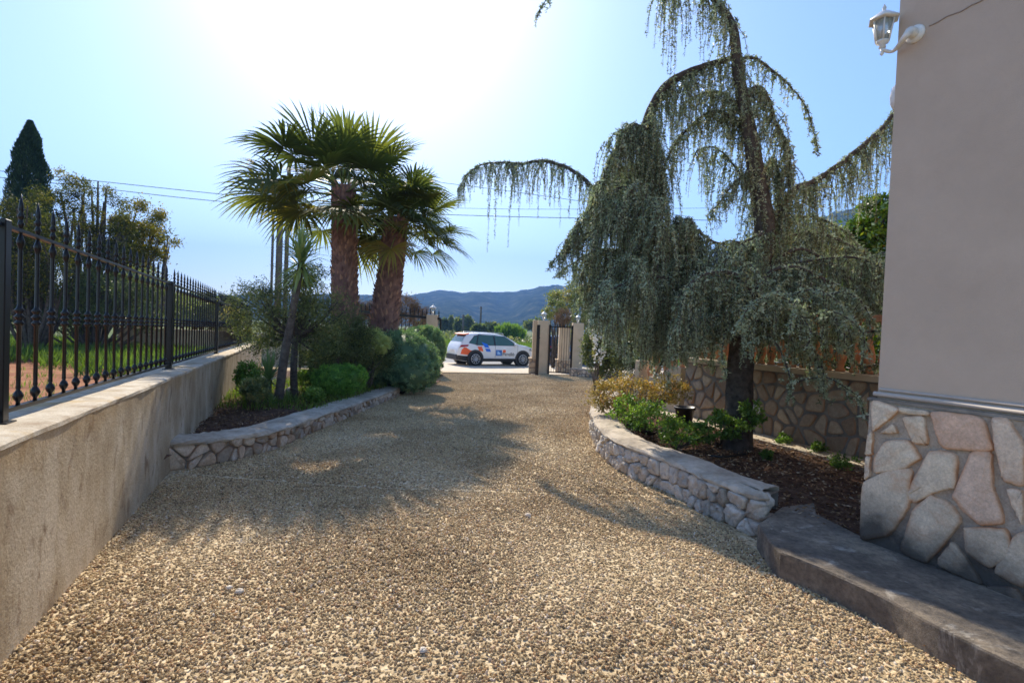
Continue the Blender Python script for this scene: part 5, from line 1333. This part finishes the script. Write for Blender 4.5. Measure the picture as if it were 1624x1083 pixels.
# right rear glossy tree
foliage_thing('glossy_tree', 'glossy leaved tree with orange tinged leaves between the cedar and the house', 'tree', [px_blob(1372, 400, 55, 50, 9.6), px_blob(1400, 340, 36, 36, 9.2), px_blob(1345, 430, 38, 36, 9.8), px_blob(1410, 455, 40, 40, 9.2)], M['f_gloss'], 9500, .125, .05, (4.9+1.2, 9.9, .9), .03, 20, nclump=150, clump=.15, shell=.3)
foliage_thing('hedge', 'dark leafy hedge on the terrace behind the terracotta balustrade', 'hedge', [(tuple(BQ(u, -1.5, 1.75)), (.75, .6, .85)) for u in (-1.8, -.8, .2, 1.2, 2.2, 3.2)], M['f_gloss'], 22000, .09, .035, None, .03, 14, nclump=260, clump=.16, shell=.3, tintoff=-.22)

# ================================================================== RIGHT PLANTER PLANTS
foliage_thing('yellow_shrub', 'yellow and orange leaved twiggy shrub spilling over the far end of the pale planter wall', 'shrub', [px_blob(1000, 620, 52, 32, 8.2, .5), px_blob(962, 628, 34, 24, 8.3, .35), px_blob(1058, 618, 34, 26, 8.2, .4)], M['f_yellow'], 7000, .042, .020, tuple(PZ(1010, 672, .12)), .014, 44, nclump=150, clump=.12, shell=.15)
foliage_thing('green_shrub', 'bright green small leaved shrub in front of the yellow one, behind the planter cap', 'shrub', [px_blob(1030, 660, 46, 26, 7.0, .4), px_blob(995, 650, 28, 24, 7.3, .3)], M['f_green'], 1800, .05, .027, tuple(PZ(1030, 690, .12)), .012, 26, nclump=90, clump=.12, shell=.2)
foliage_thing('green_seedling', 'small green seedling with a thin stem left of the cedar trunk', 'plant', [px_blob(1080, 685, 38, 24, 6.7, .28), px_blob(1115, 690, 20, 15, 6.8, .2)], M['f_green'], 1500, .05, .028, tuple(PZ(1072, 712, .12)), .010, 18, nclump=55, clump=.12, shell=.2)
foliage_thing('leafy_shoots', 'thin green shoots growing around the foot of the cedar trunk', 'plant', [px_blob(1150, 672, 42, 20, 6.6, .25), px_blob(1190, 655, 16, 22, 6.5, .2)], M['f_green'], 1500, .055, .03, tuple(PZ(1140, 706, .12)), .007, 22, nclump=60, clump=.1, shell=.1)
for px, py, r_ in ((1240, 705, 12), (1300, 720, 14), (1335, 742, 20), (1215, 730, 8)):
    foliage_thing('weed_plant', {1240: 'small weed in the dark soil just right of the cedar trunk', 1300: 'low weed against the pale footing step, left of the green clump', 1335: 'green weed clump near the house corner at the back of the right bed', 1215: 'tiny weed beside the foot of the cedar trunk'}[px], 'plant', [px_blob(px, py - 8, r_, r_ * .8, PZ(px, py, .12).y)], M['f_green'], 420, .045, .022, tuple(PZ(px, py, .1)), .004, 8, nclump=16, shell=.2, up=.5, tintoff=-.15)
q = PZ(1085, 672, .12)
PT = thing('flower_pot', 'black plastic flower pot on the soil behind the green shrub, left of the cedar trunk', 'pot', q)
mb = MB(); mb.lathe([(0.12, 0), (.16, .25), (.175, .25), (.175, .29), (.16, .29), (.15, .26)], q, 18); mb.build('pot_body', M['pot'], PT)
# litter on both beds and twigs
def litter(name, ins, xr, yr, n, zf, tint=.5, size=.05):
    xs = RNG.uniform(*xr, n*4); ys_ = RNG.uniform(*yr, n*4); k = np.array([ins(x, y) for x, y in zip(xs, ys_)]); xs, ys_ = xs[k][:n], ys_[k][:n]
    P = np.stack([xs, ys_, zf(xs, ys_) + RNG.uniform(.0, .03, len(xs))], 1); D = unit(len(P)); D[:, 2] *= .25
    V, F, tt = leaves(P, size * RNG.uniform(.4, 1.2, len(P)), size*.35, np.clip(RNG.normal(tint, .3, len(P)), 0, 1), D, .1); return kind(np_mesh(name, V, F, M['f_litter'], tint=tt), 'stuff')
litter('leaf_litter', insR, (0, 5), (4, 12), 9000, lambda x, y: .125 + 0*x, .58)
litter('dry_leaves', insL, (-7, 0), (5, 14), 6000, lambda x, y: .195 - .01*y, .5, .05)
dr_in = lambda x, y: (not insR(x, y)) and (not insL(x, y)) and (random.random() < math.exp(-((x - float(np.interp(y, [3, 5, 6, 7.5, 9, 16], [2.2, 1.9, 1.35, 1.1, 1.2, 2.2]))) / .45) ** 2) or random.random() < .012)
litter('fallen_leaves', dr_in, (-3.5, 2.4), (2.5, 17), 1500, lambda x, y: .018 - .01*y, .45, .04)
mb = MB(); mb.tube(smooth_path([PZ(1122, 722, .15), PZ(1150, 724, .17), PZ(1185, 719, .16)], 6), .012, 6); o = mb.build('hose', M['pot'], None, PZ(1150, 722, .14)); tag(o, 'short dark irrigation hose lying in front of the cedar trunk', 'hose')
# pale loose stones on the drive
for px, py, s, lb_ in ((363, 932, .022, 'small pale stone on the gravel at lower left, left of a pair'), (379, 938, .026, 'pale grey stone on the gravel at lower left, right of a pair'), (838, 817, .03, 'dark stone lump on the sunlit gravel edge of the shade'), (671, 1031, .02, 'rounded whitish pebble near the bottom centre of the gravel')):
    q = PG(px, py, .012); mb = MB(); V = []; F = []
    mb.lathe([(s*.3, -s*.5), (s*.95, -s*.2), (s, s*.15), (s*.65, s*.5), (s*.2, s*.62)], q, 8, .7); v0 = mb.v
    mb.v = [(a + random.uniform(-.25, .25)*s, b_ + random.uniform(-.2, .2)*s, c_ + random.uniform(-.12, .12)*s) for a, b_, c_ in v0]
    o = mb.build('loose_stone', M['stoneR'] if s != .03 else M['stoneL'], None, q); tag(o, lb_, 'stone', 'loose stones on the gravel')

# ================================================================== WEEPING CEDAR
CB = PZ(1170, 712, .12); YC = CB.y
CED = thing('weeping_cedar', 'large weeping blue cedar with curtains of hanging strands beside the house', 'tree', CB)
bark = MB(); STR = []; ONL = []                                           # strands: (start, length, drift)
def strand_field(path, dens, l0, l1, spread=.05, profile=None):
    L_ = sum((path[i+1] - path[i]).length for i in range(len(path)-1)); n = max(2, int(L_ * dens))
    for _ in range(n):
        t = random.random() * (len(path) - 1); i = int(t); p = path[i].lerp(path[min(i+1, len(path)-1)], t - i)
        k = profile(t / (len(path) - 1)) if profile else 1
        l = random.uniform(l0, l1) * k * (1.4 if random.random() < .12 else 1)
        STR.append((p + Vector((random.uniform(-1, 1), random.uniform(-1, 1), random.uniform(-.3, .1))) * spread, l, Vector((random.uniform(-1, 1), random.uniform(-1, 1), 0)) * .12))
def limb(pts, r0_, r1_, dens, l0, l1, spread=.05, profile=None, sm=6):
    path = smooth_path(pts, sm); n = len(path)
    path = [p + Vector((random.uniform(-1, 1), random.uniform(-1, 1), random.uniform(-1, 1))) * .008 for p in path]
    bark.tube(path, [r0_ + (r1_ - r0_) * i / (n - 1) for i in range(n)], 7, jitter=.08)
    if dens:
        strand_field(path, dens, l0, l1, spread, profile)
        for i in range(n - 1):
            seg = path[i+1] - path[i]
            for _ in range(max(1, int(seg.length / .011))):
                rr_ = r0_ + (r1_ - r0_) * i / (n - 1) + .012; v_ = Vector((random.gauss(0, 1), random.gauss(0, 1), random.gauss(.4, 1))).normalized()
                ONL.append((path[i] + seg * random.random() + v_ * rr_))
    return path
def X(lst, Y0, dY=0.0): return [PD(x, y, Y0 + dY * i / max(1, len(lst) - 1)) for i, (x, y) in enumerate(lst)]
# leader
lead = X([(1170, 716), (1172, 640), (1176, 560), (1190, 480), (1208, 400), (1212, 350), (1200, 280), (1188, 205), (1175, 140), (1168, 90), (1162, 45), (1140, 8), (1110, -22), (1075, -35), (1045, -20)], YC, -.3)
lead[0].z = 0.02; lead = smooth_path(lead, 5); nl = len(lead)
rl = [np.interp(i / nl, [0, .03, .1, .25, .4, .55, .7, .85, 1], [.215, .18, .162, .15, .11, .075, .055, .035, .012]) for i in range(nl)]
bark.tube(lead, rl, 16, jitter=.07)
strand_field(lead[62:], 95, .25, .75, .06)
strand_field(lead[40:62], 60, .25, .7, .10)
strand_field(lead[22:42], 60, .2, .5, .2)
# second stem
s2p = [(1180, 530, 0), (1130, 495, .2), (1080, 468, .45), (1045, 430, .6), (1034, 390, .65), (1026, 320, .6), (1020, 260, .5), (1024, 205, .4), (1040, 160, .3), (1062, 132, .2), (1090, 116, .1), (1125, 103, 0), (1165, 92, -.1)]
stem2 = smooth_path([PD(x, y, YC + d_) for x, y, d_ in s2p], 5); n2 = len(stem2)
bark.tube(stem2, [np.interp(i / n2, [0, .4, .6, 1], [.10, .085, .07, .03]) for i in range(n2)], 10, jitter=.07)
strand_field(stem2[36:], 110, .25, .85, .07); strand_field(stem2[24:38], 90, .15, .5, .08)
# drawn limbs
limb(X([(1022, 205), (1000, 200), (980, 232), (962, 268), (948, 305)], YC + .4, -.2), .03, .008, 120, .15, .5, .05)
limb(X([(1030, 430), (985, 370), (960, 330), (935, 292), (900, 266), (860, 256), (825, 260), (800, 258), (765, 261), (742, 276), (726, 302)], YC + .9, 3.0), .045, .009, 52, .16, .7, .04, lambda t: .55 + .6 * math.sin(math.pi * min(1, t * 1.05)) if t > .3 else .9)
for px, py, l in ((782, 262, 1.25), (786, 262, 1.05), (779, 262, .8), (816, 259, 1.2), (818, 260, .9), (826, 260, .62), (862, 258, .8), (850, 257, .6), (805, 259, .6)):
    STR.append((PD(px, py, YC + 3.2), l * 1.35, Vector((random.uniform(-1, 1), 0, 0)) * .05))
limb(X([(1170, 95), (1195, 92), (1222, 110), (1250, 134), (1275, 165), (1288, 200), (1297, 238)], YC - .15), .022, .004, 40, .06, .36, .015, lambda t: 1.25 - t)
limb(X([(1178, 150), (1205, 138), (1222, 165), (1232, 200), (1250, 232), (1252, 290)], YC - .2), .028, .006, 110, .12, .5, .05)
limb(X([(1198, 270), (1175, 280), (1150, 310), (1125, 340)], YC - .2, .2), .02, .006, 90, .1, .35, .05)
limb(X([(1192, 230), (1165, 190), (1130, 178), (1095, 200), (1065, 240), (1045, 285), (1035, 320)], YC + .1, .3), .03, .006, 60, .2, .6, .05)
limb(X([(1186, 200), (1150, 150), (1110, 150), (1080, 170)], YC + .05, .3), .025, .006, 70, .2, .7, .05)
limb(X([(1205, 330), (1170, 270), (1135, 235), (1105, 240)], YC + .2, .1), .02, .006, 55, .2, .8, .05)
limb(X([(1208, 300), (1225, 250), (1235, 290), (1240, 340)], YC), .022, .006, 110, .2, .5, .07)
limb(X([(1208, 370), (1240, 330), (1262, 300), (1290, 288), (1330, 262), (1370, 230), (1405, 196), (1440, 150)], YC - .1, .5), .05, .025, 75, .35, .95, .05)
limb(X([(1208, 372), (1165, 388), (1130, 382), (1100, 360), (1088, 345)], YC - .3), .02, .006, 100, .2, .4, .06)
# high leader twig whose tips dip into the top of the picture at left
limb(X([(1110, -22), (1040, -80), (960, -75), (905, -30), (870, -5), (850, 30)], YC - .2), .02, .003, 10, .05, .14, .01)
# layered lower canopy
def weep(c_, az, rise, run, drop, r_, sub, dens, l0, l1, zmin):
    d_ = Vector((math.cos(az), math.sin(az), 0))
    for _ in range(8):
        e_ = c_ + d_ * run * 1.1
        if 812 + FPX * e_.x / e_.y < 930 and e_.z < 3.0: run *= .85
    pts = [c_, c_ + d_*run*.35 + Vector((0, 0, rise)), c_ + d_*run*.72 + Vector((0, 0, rise*.75)), c_ + d_*run + Vector((0, 0, -drop*.45)), c_ + d_*run*1.08 + Vector((0, 0, -drop))]
    pts = [p + Vector((random.uniform(-1, 1), random.uniform(-1, 1), 0)) * .06 * run for p in pts]
    path = limb(pts, r_, .006, dens, l0, l1, .05, None, 5)
    for _ in range(sub):
        t = random.uniform(.25, .85); p = path[int(t * (len(path)-1))]; a2 = az + random.choice((-1, 1)) * random.uniform(.4, 1.2); d2 = Vector((math.cos(a2), math.sin(a2), 0)); rn = run * random.uniform(.25, .5)
        limb([p, p + d2*rn*.5 + Vector((0, 0, rise*.3)), p + d2*rn + Vector((0, 0, -drop*.2)), p + d2*rn*1.12 + Vector((0, 0, -drop*random.uniform(.5, .9)))], r_*.5, .004, dens * 1.1, l0, l1, .05, None, 4)
def at_path(path, t): return path[int(t * (len(path) - 1))]
for i in range(26):                                              # around the leader
    t = random.uniform(.15, .27); c_ = at_path(lead, t); az = i * 2.39996 + random.uniform(-.2, .2)
    right = math.cos(az) > -.2
    weep(c_, az, random.uniform(.05, .3), random.uniform(.8, 1.75) * (1.0 if right else .7), random.uniform(.3, .65), .02, 4, 40, .2, .6, 1.0)
for i in range(27):                                              # around the second stem: a cone
    t = random.uniform(.10, .58); c_ = at_path(stem2, t); az = i * 2.39996 + random.uniform(-.2, .2); k = 1 - max(0, t - .25) / .36
    run = (.30 + 1.0 * k) * random.uniform(.75, 1.1)
    if math.cos(az) > .1 and t > .36: run *= .35
    weep(c_, az, random.uniform(.05, .25), run, run * random.uniform(.4, .8), .018, 3, 33, .2, .7, 1.0)
# arcs read at the front
limb(X([(1195, 470), (1165, 435), (1130, 433), (1100, 445), (1082, 480), (1072, 530)], YC - .9, -.2), .025, .006, 90, .15, .5, .05)
limb(X([(1195, 470), (1225, 430), (1265, 425), (1310, 445), (1350, 465), (1372, 490)], YC - .8, -.3), .03, .006, 95, .2, .6, .06)
limb(X([(1205, 440), (1260, 395), (1320, 420), (1365, 455), (1388, 480), (1396, 505)], YC - .2, .0), .03, .006, 95, .2, .65, .06)
limb(X([(1212, 390), (1260, 345), (1320, 355), (1370, 400), (1402, 455)], YC + .4, .3), .025, .006, 80, .25, .8, .07)
limb(X([(1210, 420), (1270, 370), (1340, 385), (1385, 430), (1410, 480)], YC + .1, .1), .025, .006, 75, .2, .7, .07)
limb(X([(1060, 440), (1010, 440), (960, 470), (935, 520)], YC - .3, -.2), .022, .006, 95, .2, .6, .06)
limb(X([(1034, 380), (985, 350), (930, 370), (890, 400), (868, 430)], YC + .3, .1), .022, .005, 95, .15, .5, .05)
limb(X([(1036, 360), (1000, 300), (960, 310), (925, 345), (895, 385)], YC + .2, .1), .022, .005, 95, .15, .5, .05)
limb(X([(1034, 420), (960, 395), (905, 420), (878, 440)], YC + .9, .4), .022, .005, 80, .3, .8, .05)
limb(X([(1190, 480), (1130, 500), (1090, 520), (1060, 560)], YC - .5, -.2), .022, .005, 70, .1, .3, .05)
bark.build('trunk', M['bark'], CED)
# needles: tufts spaced along every strand
rows = []; tint = []; tw = MB()
for p, l, dr in STR:
    ppx = 812 + FPX * p.x / p.y
    zmin = float(np.interp(ppx, [700, 880, 930, 985, 1060, 1100, 1190, 1240, 1400], [2.9, 2.45, 1.9, 1.0, 1.15, 1.3, 1.65, 1.9, 1.8]))
    if random.random() < .13 and ppx > 1180: zmin -= .5
    if ppx < 1080 and ppx > 930 and random.random() < .35: l *= 1.6
    if p.z < zmin + .05 and (ppx < 930 or random.random() < .6): continue
    l = min(l, max(.08, p.z - zmin - random.uniform(0, .3))); n = max(3, int(l / .026)); t0 = random.gauss(.45, .22); q = p.copy(); out = dr.copy(); pts = [p]
    ph = random.uniform(0, 6.28)
    fat = random.uniform(.75, 1.25)
    for k in range(n):
        f = k / n; q = q + Vector((out.x * (1 - f) ** 2 * .18 + .0035*math.sin(ph + k*.7), out.y * (1 - f) ** 2 * .18 + .0035*math.cos(ph + k*.5), -.026))
        pts.append(q)
        if random.random() < .14: continue
        rows.append((q.x, q.y, q.z, (1.0 - .45 * f) * fat * random.choice((.6, .9, 1.1, 1.4)))); tint.append(t0 + random.gauss(0, .14))
    if l > .1: tw.tube([p, pts[len(pts)//3], pts[2*len(pts)//3], pts[-1]], [.0045, .004, .003, .002], 3, .3, cap=False)
for p in ONL: rows.append((p.x, p.y, p.z, random.uniform(.7, 1.2))); tint.append(random.gauss(.55, .2))
rows = np.array(rows); tint = np.array(tint); K = 5
print('strands', len(STR), 'tufts', len(rows))
P = np.repeat(rows[:, :3], K, 0) + RNG.normal(size=(len(rows)*K, 3)) * .006; sc_ = np.repeat(rows[:, 3], K)
D = unit(len(P)); D[:, 2] -= .35
V, F, tt = leaves(P, .036 * sc_ * RNG.uniform(.7, 1.2, len(P)), .0155 * sc_, np.clip(np.repeat(tint, K) + RNG.normal(0, .08, len(P)), 0, 1), D)
np_mesh('foliage', V, F, M['f_cedar'], CED, tint=tt)
tw.build('twigs', M['wood'], CED)

# ================================================================== HAZE
hz = MB(); hz.add([(-2700, -80, -4), (2700, -80, -4), (2700, 4050, -4), (-2700, 4050, -4), (-2700, -80, 560), (2700, -80, 560), (2700, 4050, 560), (-2700, 4050, 560)], [(0,3,2,1), (4,5,6,7), (0,1,5,4), (1,2,6,5), (2,3,7,6), (3,0,4,7)])
mt = bpy.data.materials.new('haze_air'); mt.use_nodes = True; nt = mt.node_tree; nt.nodes.clear()
out = nt.nodes.new('ShaderNodeOutputMaterial'); pv = nt.nodes.new('ShaderNodeVolumePrincipled')
pv.inputs['Color'].default_value = (0.22, 0.45, 1.0, 1); pv.inputs['Density'].default_value = 0.00036; pv.inputs['Anisotropy'].default_value = 0.0
nt.links.new(pv.outputs[0], out.inputs['Volume'])
USE_HAZE = True
if USE_HAZE:
    kind(hz.build('haze', mt), 'stuff')
